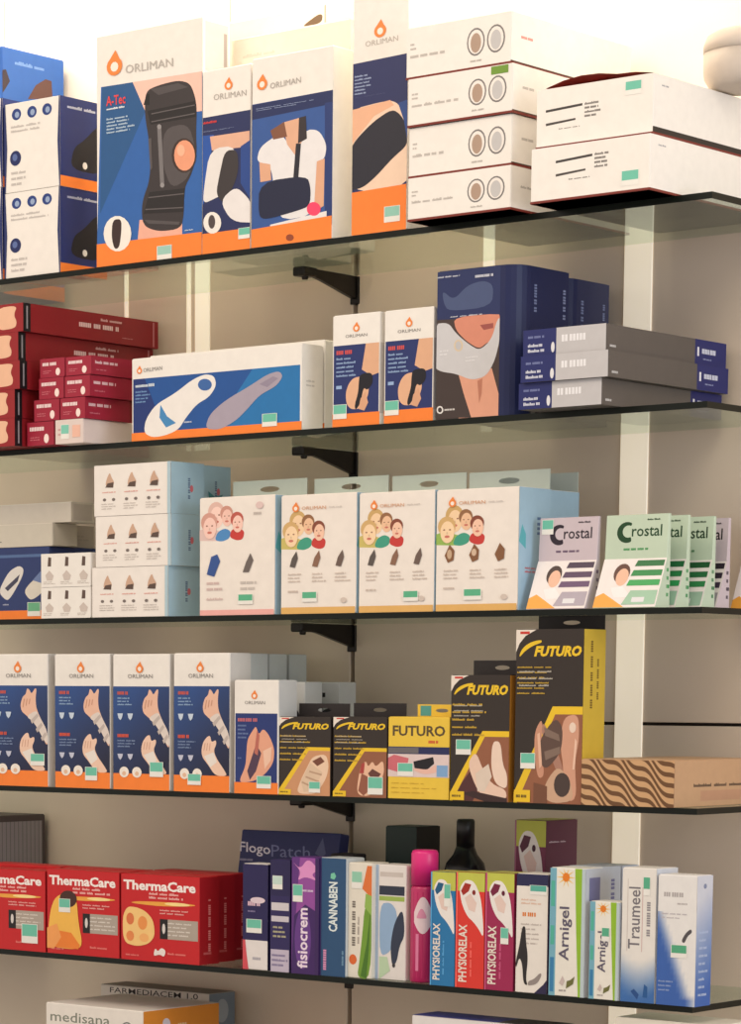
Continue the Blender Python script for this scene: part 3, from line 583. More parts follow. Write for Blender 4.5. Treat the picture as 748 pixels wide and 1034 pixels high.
# white and pale blue stacked cartons
def pale(label, xl, xr, yt, Y, z, dep=0.072, h=None, grp='white cartons with pale blue sides'):
    k = carton('brace_carton', label, 'box', S, xl, xr, yt, Y, dep, 0, z, (240, 234, 228), grp, flap=False, h=h)
    f = k.front
    for j, u in enumerate((.2, .49, .78)):
        f.poly([(u - .035, .72), (u - .05, .58), (u + .05, .57), (u + .07, .66), (u + .03, .76), (u + .01, .86)], (206, 170, 146)); f.poly([(u - .05, .56), (u + .055, .55), (u + .06, .66), (u - .02, .64)], (92, 74, 66))
        f.lines(u - .09, .44, u + .09, .49, 1, (226, 160, 150), 2); f.ell(u - .06, .32, .022, .03, (120, 110, 106)); f.ell(u + .06, .32, .022, .03, (120, 110, 106)); f.lines(u - .1, .12, u + .1, .26, 3, (200, 192, 186), 5)
    f.rect(.96, 0, 1, 1, (176, 202, 214)); s = k.side; s.rect(0, 0, 1, 1, (170, 200, 216)); s.vlines(.5, .3, .44, .08, (96, 120, 156), 4, 4); s.ell(.62, .5, .05, .07, (214, 110, 120)); finish(k); return k
p1 = pale('white carton with wrist brace pictures and pale blue side, lowest of three', 93, 170, 573.5, 0.0, None); p2 = pale('white carton with wrist brace pictures and pale blue side, middle of three', 96.5, 173, 522, 0.0, p1.zt); p3 = pale('white carton with wrist brace pictures and pale blue side, topmost of three', 95, 172.5, 470.5, 0.0, p2.zt)
q1 = pale('white and pale blue carton behind the three stacked ones, lowest', 121, 198, 575, 0.076, None, h=p1.h, grp='white cartons behind'); q2 = pale('white and pale blue carton behind the three stacked ones, middle', 124, 200, 525, 0.076, q1.zt, h=p2.h, grp='white cartons behind')
q3 = pale('white and pale blue carton with teal mark behind the topmost stacked one', 123, 200, 475, 0.076, q2.zt, h=p3.h, grp='white cartons behind'); g = Face(q3.o, q3.side.O + q3.side.N * .0006, q3.side.U, q3.side.V, q3.side.N); g.poly([(.35, .2), (.6, .2), (.75, .45), (.5, .4), (.3, .5)], (70, 140, 150)); g.done('arrow_mark')
# cartons picturing children
def heads(f, style):
    """family portrait: four faces close together, shirts below"""
    hair = [(206, 170, 110), (214, 176, 118), (150, 106, 72), (136, 74, 56)] if style else [(226, 188, 176), (214, 160, 146), (206, 150, 134), (190, 92, 80)]
    skin = [(246, 212, 172), (248, 216, 176), (240, 196, 160), (246, 202, 176)] if style else [(250, 214, 202), (248, 208, 196), (244, 200, 186), (248, 206, 192)]
    dy = 0 if style else .09
    f.poly([(.0, .55 + dy), (.3, .54 + dy), (.3, .62 + dy), (.1, .66 + dy), (0, .64 + dy)], ((150, 186, 90) if style == 3 else (206, 190, 110)) if style else (226, 196, 190), False, True)
    f.poly([(.2, .55 + dy), (.24, .62 + dy), (.34, .65 + dy), (.42, .62 + dy), (.4, .56 + dy), (.3, .535 + dy)], (66, 160, 134) if style else (78, 140, 200))
    f.poly([(.4, .57 + dy), (.42, .63 + dy), (.5, .65 + dy), (.6, .62 + dy), (.58, .55 + dy), (.5, .54 + dy)], (202, 62, 58))
    for (u, v, r), h_, k_ in zip([(.22, .755, .115), (.36, .745, .09), (.5, .69, .09), (.13, .665, .115)], hair[:1] + hair[2:] + hair[1:2], skin[:1] + skin[2:] + skin[1:2]):
        v += dy; a = f.w / f.h; f.ell(u, v + r * a * .38, r * .94, r * a * .84, h_); f.ell(u + .01, v - r * a * .12, r * .76, r * a * .94, k_)
        f.ell(u - r * .26, v + r * a * .08, r * .12, r * a * .07, (150, 104, 84), 8); f.ell(u + r * .36, v + r * a * .08, r * .12, r * a * .07, (150, 104, 84), 8, True); f.ell(u + r * .06, v - r * a * .5, r * .28, r * a * .12, (206, 120, 104), 10, True); f.ell(u + r * .06, v - r * a * .2, r * .1, r * a * .12, tuple(int(x * .9) for x in k_), 8, True)
def kids(label, xl, xr, yt, style, st=None, Y=0.0, tabc=(188, 200, 192), grp='white children cartons with hang tabs', h=None, plainfront=False):
    k = carton('insole_pad_carton', label, 'box', S, xl, xr, yt, Y, 0.072, 0, None, (240, 232, 224), grp, h=h)
    f = k.front
    if not plainfront:
        if style == 0:
            heads(f, 0)
            f.poly([(.1, .35), (.2, .33), (.28, .46), (.24, .52), (.16, .5)], (52, 84, 150)); f.poly([(.58, .36), (.66, .36), (.72, .46), (.68, .52), (.62, .44)], (110, 100, 96)); f.lines(.1, .2, .35, .3, 2, (214, 190, 186), 3); f.lines(.55, .2, .85, .3, 2, (206, 198, 192), 4); f.rect(0.01, 0, .99, .045, (238, 176, 170)); f.lines(.72, .83, .88, .88, 1, (196, 186, 180), 3); f.ell(.8, .92, .05, .03, (226, 200, 196)); f.lines(.1, .12, .4, .16, 1, (214, 190, 186), 3)
        else:
            heads(f, style)
            for j, u in enumerate((.17, .47, .78)):
                cc = ((92, 84, 80), (140, 104, 84), (110, 92, 84))[j] if style != 3 else (134, 92, 62)
                f.poly([(u - .05, .4), (u + .02, .39), (u + .06, .47), (u + .04, .53), (u - .02, .47)] if style != 3 else [(u - .06, .46), (u - .02, .4), (u + .05, .42), (u + .06, .5), (u, .55)], cc)
            if style == 3: f.ell(.17, .47, .03, .04, (200, 170, 140)); f.ell(.47, .48, .03, .03, (214, 186, 160))
            for u in (.1, .42, .72): f.lines(u, .26, u + .2, .35, 3, (204, 190, 180), int(u * 50), .5, 2)
            f.lines(.1, .17, .28, .21, 1, (204, 190, 180), 4); f.rect(0.01, 0, .99, .055, (226, 178, 104)); f.text('ORLIMAN', .28, .875, .32, .028, (206, 150, 110)); flame(f, .2, .89, .045, .045 * f.w / f.h); f.lines(.64, .88, .88, .9, 1, (206, 198, 192), 3); f.ell(.84, .11, .04, .022, (214, 200, 190))
    s = k.side; s.rect(0, 0, 1, 1, (164, 196, 216)); s.poly([(.0, .56), (.22, .5), (.22, .62), (.1, .7)], (96, 180, 190)); s.vlines(.55, .62, .16, .14, (90, 120, 160), 4, 4); s.lines(.2, .3, .7, .36, 2, (206, 110, 116), 3); finish(k)
    if st: sticker(f, *st, c=(92, 180, 140))
    hang_tab(k, .027, tabc, .98); return k
kids('white carton with three children and a pink base line', 201.5, 277.5, 503.5, 0, (.52, .09, .2, .085))
kids('white carton with three children beside the pink lined carton', 283.5, 359.5, 501, 1, (.29, .1, .2, .085))
kids('white carton with three children and three grey insoles, between two others', 362, 438, 498.5, 1, (.6, .09, .2, .085))
kk = kids('white carton with three children, a green meadow and brown patches', 439.5, 522.5, 495.5, 3, (.35, .09, .22, .09))
kids('white carton hidden behind the children carton with green meadow', 468, 551.5, 492, 1, None, 0.076, (196, 206, 200), 'hidden white cartons', h=kk.h, plainfront=True)
# folded display packs of dental tape
def display(label, xl, xr, Y, base, accent, hair, dep=0.034, h=.118, sticker_=False, grp='folded display packs'):
    k = carton('display_pack', label, 'box', S, xl, xr, 0, Y, dep, 0, None, base, grp, flap=False, body=False, h=h)
    w, d = k.w, k.d; a = (-d / 2, .001); b = (d / 2 - .008, h * .53); c = (d / 2 - .005, h)
    link('body', prism_mesh([a, b, c, (d / 2, h), (d / 2, 0), (-d / 2, 0)], -w / 2, w / 2, 'x', .0006), paper(base), k.o)
    low = Face(k.o, (-w / 2, a[0], a[1]), (w, 0, 0), (0, b[0] - a[0], b[1] - a[1]), Vector((0, -(b[1] - a[1]), b[0] - a[0])).normalized())
    up = Face(k.o, (-w / 2, b[0], b[1]), (w, 0, 0), (0, c[0] - b[0], c[1] - b[1]), Vector((0, -(c[1] - b[1]), c[0] - b[0])).normalized())
    dark = tuple(int(x * .45) for x in accent)
    n = 14; sw = [(.34 + .16 * math.cos(math.radians(t)), .6 + .24 * math.sin(math.radians(t))) for t in range(60, 301, 20)] + [(.36 + .09 * math.cos(math.radians(t)), .62 + .14 * math.sin(math.radians(t))) for t in range(300, 59, -20)]
    up.poly(sw, dark); up.text('rostal', .42, .5, .48, .26, dark, .01); up.lines(.3, .18, .85, .26, 1, accent, 3, .7, 6); up.lines(.66, .84, .95, .92, 1, dark, 3)
    if sticker_: sticker(up, .04, .62, .2, .34)
    low.rect(0, 0, 1, 1, (240, 232, 230)); low.poly([(.0, 0), (.5, 0), (.3, .16), (.12, .3), (0, .22)], (240, 170, 70)); low.ell(.34, .7, .13, .2, hair); low.ell(.36, .62, .1, .18, (238, 190, 162)); low.poly([(.22, .4), (.4, .44), (.58, .2), (.3, .2)], (244, 240, 240))
    for j in range(3): low.poly([(.52 - .03 * j, .84 - .2 * j), (.98, .84 - .2 * j), (.98, .96 - .2 * j), (.55 - .03 * j, .96 - .2 * j)], tuple(min(255, int(x * (.75 + .18 * j))) for x in accent))
    low.poly([(.45, .05), (.98, .05), (.98, .34), (.55, .34)], tuple(min(255, int(x * .4 + 140)) for x in accent)); low.rect(.6, .1, .8, .2, (226, 226, 230))
    up.done('header_print'); low.done('front_print')
    g = Face(k.o, (w / 2, -d / 2, 0), (0, d, 0), (0, 0, h), (1, 0, 0)); g.lines(.75, .1, .95, .45, 4, accent, 3, .5, 1); g.done('side_print'); return k
LIL = (206, 192, 200); GRN = (196, 214, 192)
display('lilac folded display pack with a teal sticker and a smiling woman', 531, 590, 0.0, LIL, (96, 72, 104), (70, 50, 46), sticker_=True)
display('pale green folded display pack beside the lilac one, swoosh logo in full view', 598, 661, 0.0, GRN, (56, 152, 84), (96, 60, 50))
display('pale green folded display pack directly behind the first green one', 621, 681, 0.044, GRN, (40, 140, 80), (96, 60, 50))
display('pale green folded display pack at the rear of the green row', 647, 707, 0.088, GRN, (44, 120, 70), (96, 60, 50))
display('lilac folded display pack behind the pale green row', 664, 722, 0.132, LIL, (60, 48, 66), (60, 44, 44))
display('lilac folded display pack at the very back beside the shelf end', 737, 786, 0.2, (214, 196, 198), (54, 40, 46), (60, 44, 44))

# ------------------------------------------------------------------ FOURTH SHELF
S = 4
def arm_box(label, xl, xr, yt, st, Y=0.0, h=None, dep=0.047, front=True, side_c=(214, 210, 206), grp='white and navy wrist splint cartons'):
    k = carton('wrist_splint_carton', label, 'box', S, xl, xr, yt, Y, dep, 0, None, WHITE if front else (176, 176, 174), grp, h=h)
    f = k.front
    if front:
        f.grid(0, .115, 1, .765, lambda u, v: tuple(int(a + (b - a) * min(1, max(0, (v - .1) * 1.25 + (.35 - u * .5)))) for a, b in zip((34, 36, 62), (46, 80, 142))), 4, 5); f.rect(0, 0, 1, .12, ORANGE)
        f.poly([(.52, .62), (.56, .68), (.62, .7), (.64, .745), (.68, .735), (.72, .7), (.78, .745), (.81, .74), (.79, .67), (.8, .6), (.86, .53), (1, .42), (1, .3), (.9, .38), (.76, .49), (.62, .54), (.54, .57)], (236, 190, 166))
        f.poly([(.62, .53), (.76, .49), (1, .3), (1, .42), (.86, .53), (.8, .58)], (226, 214, 206))
        f.poly([(.5, .3), (.53, .36), (.6, .4), (.66, .41), (.68, .36), (.76, .38), (.77, .35), (.72, .3), (.78, .24), (.9, .17), (.97, .12), (.75, .12), (.62, .2), (.52, .25)], (240, 204, 182)); f.poly([(.55, .26), (.72, .29), (.78, .22), (.66, .18)], (236, 228, 220))
        for j in range(3): f.poly([(.56 + .055 * j, .6 + .012 * j), (.575 + .055 * j, .6 + .012 * j), (.6 + .05 * j, .665), (.585 + .05 * j, .665)], (204, 148, 124), j > 0); f.poly([(.54 + .05 * j, .3), (.552 + .05 * j, .3), (.575 + .045 * j, .355), (.562 + .045 * j, .355)], (208, 158, 134), True)
        for j in range(3): f.poly([(.7 + .09 * j, .5 - .065 * j), (.73 + .09 * j, .475 - .065 * j), (.845 + .07 * j, .535 - .07 * j), (.82 + .07 * j, .555 - .07 * j)], (196, 184, 178), j > 0)
        f.lines(.08, .7, .34, .735, 1, (206, 92, 82), 3, .8, 2); f.lines(.08, .62, .38, .69, 3, (150, 180, 216), 4); f.lines(.08, .385, .36, .42, 1, (220, 90, 70), 3, .8, 2); f.lines(.08, .31, .42, .375, 3, (130, 150, 190), 6)
        for u in (.13, .31):
            f.poly([(u - .05, .565), (u + .05, .565), (u + .03, .53), (u, .515), (u - .03, .53)], (200, 214, 232)); f.poly([(u - .05, .265), (u + .05, .265), (u + .03, .235), (u, .22), (u - .03, .235)], (196, 200, 220), True)
        for u in (.2, .43): f.ell(u, .13, .085, .04, (244, 236, 226)); f.ell(u, .12, .035, .016, (230, 190, 160))
        f.text('ORLIMAN', .27, .825, .44, .03, GREY); flame(f, .48, .895, .065, .065 * f.w / f.h)
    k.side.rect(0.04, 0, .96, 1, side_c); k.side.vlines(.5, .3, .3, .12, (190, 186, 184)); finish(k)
    if st: sticker(f, *st)
    return k
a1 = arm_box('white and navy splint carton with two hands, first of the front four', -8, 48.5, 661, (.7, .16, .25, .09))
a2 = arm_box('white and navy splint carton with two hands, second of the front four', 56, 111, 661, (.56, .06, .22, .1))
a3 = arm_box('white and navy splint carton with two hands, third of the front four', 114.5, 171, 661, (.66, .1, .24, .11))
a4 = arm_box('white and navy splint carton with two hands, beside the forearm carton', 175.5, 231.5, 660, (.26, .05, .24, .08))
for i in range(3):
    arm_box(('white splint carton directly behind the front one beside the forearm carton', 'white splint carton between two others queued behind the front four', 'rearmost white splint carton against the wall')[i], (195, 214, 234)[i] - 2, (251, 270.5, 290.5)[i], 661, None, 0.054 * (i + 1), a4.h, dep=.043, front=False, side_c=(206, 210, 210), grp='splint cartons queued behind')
k = carton('forearm_carton', 'shorter white and navy carton picturing a hand gripping a forearm', 'box', S, 236.5, 280.5, 687, -0.002, 0.042)
f = k.front; f.rect(0.02, .1, .98, .71, (38, 56, 118)); f.rect(0, 0, 1, .1, ORANGE); f.poly([(.3, .48), (.42, .56), (.5, .6), (.56, .52), (.66, .58), (.8, .52), (.92, .4), (.9, .28), (.72, .18), (.5, .12), (.3, .1), (.1, .1), (.26, .24), (.28, .36)], (232, 168, 140)); f.poly([(.3, .2), (.5, .44), (.62, .36), (.5, .2), (.36, .12)], (84, 62, 84)); f.poly([(.46, .36), (.52, .56), (.58, .52), (.54, .34)], (190, 110, 96)); f.poly([(.66, .38), (.86, .42), (.84, .3), (.7, .22)], (242, 200, 176))
f.lines(.08, .63, .7, .68, 1, (200, 110, 120), 3, .7, 4); f.lines(.08, .48, .34, .62, 4, (110, 130, 180), 4); f.lines(.08, .3, .2, .33, 1, (110, 130, 180)); f.text('ORLIMAN', .24, .79, .46, .03, GREY); flame(f, .46, .865, .07, .07 * f.w / f.h); k.side.rect(0.04, 0, .96, 1, (212, 212, 210)); finish(k); sticker(f, .52, .05, .33, .11); ka = k
for i, (x0, x1, lab) in enumerate(((262, 307, 'white carton with black marks behind the forearm carton'), (296, 341.5, 'white carton with black marks at the rear, behind the wrist supports'))):
    k = carton('elbow_carton', lab, 'box', S, x0, x1, 690, 0.075 + .075 * i, 0.04, 0, None, (212, 214, 214), 'white cartons with black marks', h=ka.h * .985); f = k.front
    f.lines(.5, .86, .8, .92, 1, (50, 48, 52), 3, .8, 2); f.poly([(.45, .66), (.75, .78), (.9, .72), (.84, .6), (.7, .66), (.55, .58)], (58, 56, 60)); f.lines(.55, .5, .9, .56, 2, (120, 118, 120), 4); k.side.rect(0.04, 0, .96, 1, (206, 208, 208)); finish(k)
# black and yellow supports
DK = (52, 44, 40); PHOTO = (150, 96, 70)
def futuro(label, xl, xr, yt, art, dep=0.05, st=None, Y=0.0, tab=.02, tabw=.98, taboff=0.0, sidec=DK, h=None, rows=5):
    k = carton('support_carton', label, 'box', S, xl, xr, yt, Y, dep, 0, None, DK, 'black and yellow support cartons', h=h)
    f = k.front; asp = f.w / f.h
    f.poly([(0, 1), (.3, 1), (.14, .965), (.05, .92), (0, .87)], (236, 226, 214)); f.rect(.06, .975, .2, .99, (206, 60, 50))
    r = []
    for t in range(0, 91, 15): r.append((.05 + .33 * (1 - math.cos(math.radians(t))), .84 + .1 * math.sin(math.radians(t))))
    f.poly(r + [(.38, .925), (.26, .91), (.14, .88)], YEL)
    f.text('FUTURO', .27, .845, .7, .08 if asp > .5 else .062, YEL, .05, .25)
    kx = .55 if art != 'knee' else .56; ky = (.62 if art in ('wrist', 'thumb') else .56)
    f.poly([(0, 0), (1, 0), (1, ky), (kx, ky), (0, .06)], YEL); f.poly([(.05, 0), (1, 0), (1, ky - .045), (kx + .04, ky - .045)], PHOTO if art != 'wrist' else (206, 150, 110))
    if art == 'wrist':
        f.poly([(.35, .02), (.44, .2), (.56, .36), (.66, .5), (.92, .54), (.98, .4), (.94, .24), (.8, .08), (.7, .02)], (238, 206, 178)); f.poly([(.44, .18), (.62, .42), (.86, .3), (.7, .08), (.5, .04)], (224, 196, 168)); f.poly([(.66, .44), (.82, .5), (.9, .44), (.76, .38)], (120, 72, 56))
        for j in range(3): f.poly([(.46 + .07 * j, .16 + .07 * j), (.74 + .05 * j, .08 + .09 * j), (.75 + .05 * j, .1 + .09 * j), (.47 + .07 * j, .18 + .07 * j)], (190, 156, 130), j > 0)
    elif art == 'thumb':
        f.poly([(.45, .1), (.52, .4), (.62, .46), (.66, .38), (.74, .46), (.8, .38), (.94, .48), (.96, .3), (.84, .14), (.7, .02), (.5, .02)], (236, 190, 160)); f.poly([(.48, .08), (.54, .3), (.66, .26), (.7, .1), (.58, .02)], (150, 92, 72)); f.poly([(.66, .3), (.74, .36), (.9, .3), (.78, .18)], (104, 62, 56)); f.poly([(.5, .3), (.54, .42), (.6, .44), (.58, .3)], (176, 70, 66))
    elif art == 'ankle':
        f.poly([(.05, 0), (.2, .14), (.44, .3), (.5, .1), (.4, 0)], (84, 48, 48)); f.poly([(.3, .3), (.44, .4), (.56, .26), (.72, .14), (.96, .1), (.98, .02), (.6, .02), (.44, .12)], (236, 204, 184)); f.poly([(.72, .48), (.86, .48), (.9, .3), (.98, .22), (.98, .1), (.78, .14), (.7, .28)], (240, 214, 196)); f.poly([(.44, .22), (.66, .3), (.72, .2), (.6, .08), (.48, .08)], (226, 208, 192)); f.poly([(.2, .06), (.6, .0), (.98, .0), (.98, .03), (.4, .08)], (60, 40, 40))
    else:
        f.poly([(.3, .42), (.42, .5), (.4, .3), (.46, .16), (.36, .14), (.3, .28)], (206, 150, 124)); f.poly([(.42, .48), (.6, .34), (.74, .2), (.7, .12), (.56, .26), (.4, .4)], (176, 130, 112)); f.poly([(.72, .5), (.94, .52), (.96, .38), (.9, .24), (.94, .02), (.72, .02), (.74, .2), (.68, .34)], (214, 160, 134)); f.poly([(.36, .36), (.6, .5), (.72, .44), (.7, .3), (.5, .2), (.4, .22)], (96, 74, 66))
        f.poly([(.5, .14), (.66, .22), (.84, .14), (.9, .02), (.6, .0), (.42, .04)], (206, 168, 140)); f.ell(.72, .11, .12, .07, (74, 60, 56)); f.ell(.86, .44, .05, .03, (238, 214, 196)); f.poly([(.34, .4), (.38, .41), (.42, .22), (.38, .2)], (232, 186, 160)); f.poly([(.44, .44), (.66, .4), (.68, .36), (.46, .39)], (132, 110, 98)); f.poly([(.45, .3), (.68, .33), (.69, .29), (.47, .25)], (132, 110, 98), True); f.poly([(.9, .38), (.93, .36), (.9, .2), (.87, .2)], (240, 200, 176)); f.poly([(.3, .12), (.5, .1), (.5, .0), (.3, 0)], (120, 78, 58))
    f.lines(.03, .62 if art == 'knee' else .5 if art == 'ankle' else .42, .62, .8, rows, (206, 168, 60), 5, .3, 3); f.lines(.06, .66, .72, .78, 3, (190, 184, 172), 7, .25, 2)
    f.rect(0.01, .005, .25, .075, YEL); f.lines(.04, .02, .2, .06, 1, (90, 70, 30), 2)
    s = k.side
    if sidec != DK: s.rect(0, 0, 1, 1, sidec); s.vlines(.3, .55, .38, .12, (110, 86, 30), 3, 6); s.vlines(.6, .6, .25, .1, (110, 86, 30), 4, 4)
    finish(k)
    if tab: hang_tab(k, tab, (44, 38, 38), tabw, True, taboff)
    if st: sticker(f, *st)
    return k
futuro('black and yellow support carton picturing a beige wrapped wrist', 281, 333, 724, 'wrist', 0.045, (.6, .04, .22, .14), tab=.019)
futuro('black and yellow support carton picturing a hand with thumb strap', 336, 390, 724, 'thumb', 0.045, (.66, .04, .28, .22), tab=.019)
# plain yellow sport carton
k = carton('sport_support_carton', 'yellow carton with large grey brand lettering and a strap photo strip', 'box', S, 391.5, 453, 724, -0.001, 0.042, 0, None, (236, 200, 70))
f = k.front; f.text('FUTURO', .07, .77, .86, .13, (92, 76, 48), .03); f.lines(.66, .68, .88, .73, 1, (206, 70, 50), 3, .8, 2); f.rect(0, .55, 1, .64, (40, 46, 92)); f.rect(0, .56, .5, .63, (110, 106, 110)); f.rect(0, .27, 1, .55, (226, 206, 204))
f.poly([(0, .36), (.3, .3), (.34, .5), (.1, .54), (0, .5)], (208, 110, 120)); f.poly([(.42, .46), (.74, .52), (.76, .44), (.64, .36), (.44, .38)], (30, 28, 34)); f.poly([(.4, .36), (.6, .3), (.84, .34), (.8, .44), (.66, .36), (.44, .38)], (236, 190, 176)); f.rect(.8, .28, .98, .42, (130, 170, 214)); f.lines(.06, .05, .8, .22, 3, (200, 164, 50), 3, .2, 6)
k.side.rect(0, 0, 1, 1, (226, 190, 60)); finish(k); sticker(f, .16, .28, .26, .16); t = hang_tab(k, .017, (236, 200, 70), .8, True, .008); g = Face(k.o, (-k.w * .4 + .008, k.d / 2 - .0012, k.h), (k.w * .8, 0, 0), (0, 0, .017), (0, -1, 0)); g.rect(.06, .1, .28, .9, (84, 160, 160)); g.done('tab_sticker')
futuro('taller black and yellow support carton picturing a wrapped ankle', 454, 513, 682, 'ankle', 0.05, (.1, .37, .26, .12), tab=.02, sidec=(178, 118, 40), Y=-.002)
futuro('tallest black and yellow support carton picturing a braced knee', 518.5, 586.5, 636, 'knee', 0.05, (.1, .2, .22, .09), tab=.0185, sidec=(206, 176, 60), Y=-.002, rows=6)
# kraft carton with wavy stripes
k = carton('kraft_carton', 'low kraft carton with dark wavy stripes on its front', 'box', S, 586.5, 680, 766.5, -0.004, 0.21, 0, None, (196, 158, 122))
f = k.front; f.rect(0, 0, 1, 1, (206, 164, 120))
def clip_band(f, pts_a, pts_b, c):
    """one wavy stripe, cut where it leaves the panel"""
    f.layer += 0
    for i in range(len(pts_a) - 1):
        q_ = [pts_a[i], pts_a[i + 1], pts_b[i + 1], pts_b[i]]
        if all(0 <= u <= 1 for u, v in q_) and any(0 < v < 1 for u, v in q_): f.add(q_, [(0, 1, 2, 3)], c)
f.layer += 1
for n in range(-9, 12):
    A = []; B = []
    for i in range(73):
        u = i / 72; base = n * .2 + .4 - 1.7 * (u - .5) + .085 * math.sin(u * 18.5 + n * .3); A.append((u, base)); B.append((u, base + .1))
    clip_band(f, A, B, (110, 76, 48))
s = k.side; s.lines(.22, .42, .9, .5, 1, (60, 46, 38), 6, .9, 4); s.rect(.3, .12, .95, .34, (190, 146, 116)); finish(k)

# ------------------------------------------------------------------ FIFTH SHELF
S = 5
k = carton('grey_carton', 'dark framed grey carton with fine vertical lines behind the red cartons', 'box', S, -110, -18, 821, 0.105, 0.145, 0, None, (84, 74, 74)); s = k.side; s.rect(.03, .0, .95, .95, (156, 150, 152))
for i in range(14): s.rect(.06 + i * .064, 0, .073 + i * .064, .95, (126, 120, 124), i > 0)
finish(k)
def therma(label, xl, xr, yt, art, st=None, Y=0.0, h=None, front=True, grp='red heat wrap cartons', rear=0):
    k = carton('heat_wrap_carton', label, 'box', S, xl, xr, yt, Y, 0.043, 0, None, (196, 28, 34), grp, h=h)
    f = k.front
    if front:
        f.rect(0, 0, 1, 1, (200, 30, 36)); f.text('ThermaCare', .03, .82, .92, .115, (250, 240, 236), .035); f.lines(.36, .72, .9, .81, 2, (244, 190, 184), 3, .6, 5)
        f.poly([(.1, .665), (.5, .645), (.92, .67), (.96, .69), (.6, .7), (.2, .69)], (240, 170, 70)); f.ell(.72, .68, .16, .02, (255, 226, 150))
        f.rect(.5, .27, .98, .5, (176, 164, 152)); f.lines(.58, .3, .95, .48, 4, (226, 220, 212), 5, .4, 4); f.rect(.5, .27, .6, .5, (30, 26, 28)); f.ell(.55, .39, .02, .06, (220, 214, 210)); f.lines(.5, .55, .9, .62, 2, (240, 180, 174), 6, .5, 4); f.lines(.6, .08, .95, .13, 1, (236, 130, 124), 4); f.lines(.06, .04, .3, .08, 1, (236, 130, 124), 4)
        if art == 'back':
            f.poly([(.0, .08), (.04, .5), (.12, .68), (.3, .74), (.42, .66), (.44, .4), (.5, .12), (.4, .06)], (246, 190, 84)); f.ell(.3, .66, .12, .1, (70, 40, 34)); f.poly([(.06, .08), (.14, .28), (.34, .26), (.46, .12), (.44, .07)], (238, 132, 50)); f.poly([(.0, .3), (.14, .36), (.2, .2), (.1, .06), (0, .06)], (244, 164, 92))
        elif art == 'arms':
            f.poly([(.03, .2), (.02, .5), (.08, .62), (.2, .62), (.32, .58), (.42, .48), (.44, .3), (.36, .2), (.2, .16)], (248, 204, 130)); f.ell(.12, .48, .05, .07, (222, 120, 70)); f.ell(.28, .44, .06, .08, (236, 150, 80)); f.ell(.12, .28, .05, .06, (232, 140, 80)); f.ell(.3, .27, .06, .05, (246, 180, 110)); f.poly([(.42, .06), (.44, .16), (.48, .12), (.52, .17), (.58, .14), (.56, .06), (.5, .09)], (238, 228, 222))
        else:
            f.poly([(0, .2), (0, .62), (.12, .64), (.3, .6), (.4, .4), (.3, .22)], (246, 200, 110)); f.ell(.2, .45, .1, .1, (236, 140, 70))
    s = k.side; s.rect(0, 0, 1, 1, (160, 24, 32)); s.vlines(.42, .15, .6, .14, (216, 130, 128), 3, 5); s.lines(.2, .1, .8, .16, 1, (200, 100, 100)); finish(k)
    if st: sticker(f, *st)
    return k
t1 = therma('red heat wrap carton with a glowing photo and teal sticker low down', -27, 46, 876, 'neck', (.68, .1, .22, .24)); t2 = therma('red heat wrap carton picturing a bare orange back', 48, 120.5, 877.5, 'back', (.17, .5, .16, .16)); t3 = therma('red heat wrap carton picturing several joints', 122.5, 201.5, 882, 'arms')
for i in range(2): therma(('red heat wrap carton directly behind the one picturing joints', 'rearmost red heat wrap carton, third behind the joints picture')[i], (138, 155)[i], (217.5, 235)[i], 880, '', None, 0.047 * (i + 1), t3.h, False, 'rear red heat wrap cartons')
for i, (a, b) in enumerate(((63, 136.5), (-12, 61.5))): therma(('red heat wrap carton directly behind the bare orange back picture', 'red heat wrap carton directly behind the one with low teal sticker')[i], a, b, 880, '', None, 0.047, t2.h, False, 'second row red heat wrap cartons')
# navy patch carton leaning back
k = carton('patch_carton', 'wide navy patch carton with white brand lettering leaning at the back', 'box', S, 231, 330, 838, 0.135, 0.022, 0, None, (38, 44, 98), lean=9)
f = k.front; f.pt('Flogo', 242, 862.5, 273, 866, 13, (226, 224, 236), .012); f.pt('Patch', 274, 865, 313, 867, 12, (116, 122, 168), 0); f.pp([(318, 862), (326, 846), (329, 862), (325, 866)], (84, 90, 132)); f.pl(242, 866, 262, 870, 1, (150, 150, 180), 3); f.pl(282, 870, 296, 874, 1, (150, 150, 180), 3); finish(k)
def slim(name, label, xl, xr, yt, c, art, dep=0.04, Y=0.0, st=None, cat='box', h=None, flap=True, grp=None, stc=TEAL, rot=0.0):
    k = carton(name, label, cat, S, xl, xr, yt, Y, dep, rot, None, c, grp, flap=flap, h=h); art(k, k.front, k.side); finish(k)
    if st: sticker(k.front, *st, c=stc)
    return k
def a_(k, f, s):
    f.rect(0, .28, 1, 1, (40, 34, 84)); f.lines(.2, .6, .85, .66, 1, (226, 190, 206), 3, .8, 2); f.lines(.2, .54, .6, .57, 1, (150, 140, 180), 4); f.poly([(0, .0), (.24, .0), (.16, .14), (.1, .28), (0, .28)], (214, 80, 90)); f.lines(.4, .08, .9, .14, 1, (180, 176, 186), 3); f.ell(.6, .66, .3, .03, (226, 206, 216)); s.rect(0, 0, 1, 1, (34, 30, 74))
slim('gel_carton', 'slim navy and white gel carton with red curve at its foot', 245, 270, 872, (232, 226, 224), a_, .034, .003, (.15, .35, .62, .13))
def b_(k, f, s):
    f.rect(0, .68, 1, 1, (40, 34, 80)); f.rect(0.06, .55, .94, .62, (214, 208, 214)); f.rect(0.06, .45, .94, .5, (206, 200, 210), True); f.lines(.15, .3, .85, .42, 3, (190, 184, 150), 3, .5, 3); f.rect(.04, .0, .96, .2, (196, 186, 206)); f.lines(.1, .04, .9, .17, 3, (120, 110, 150), 5); s.rect(0, 0, 1, 1, (40, 34, 80))
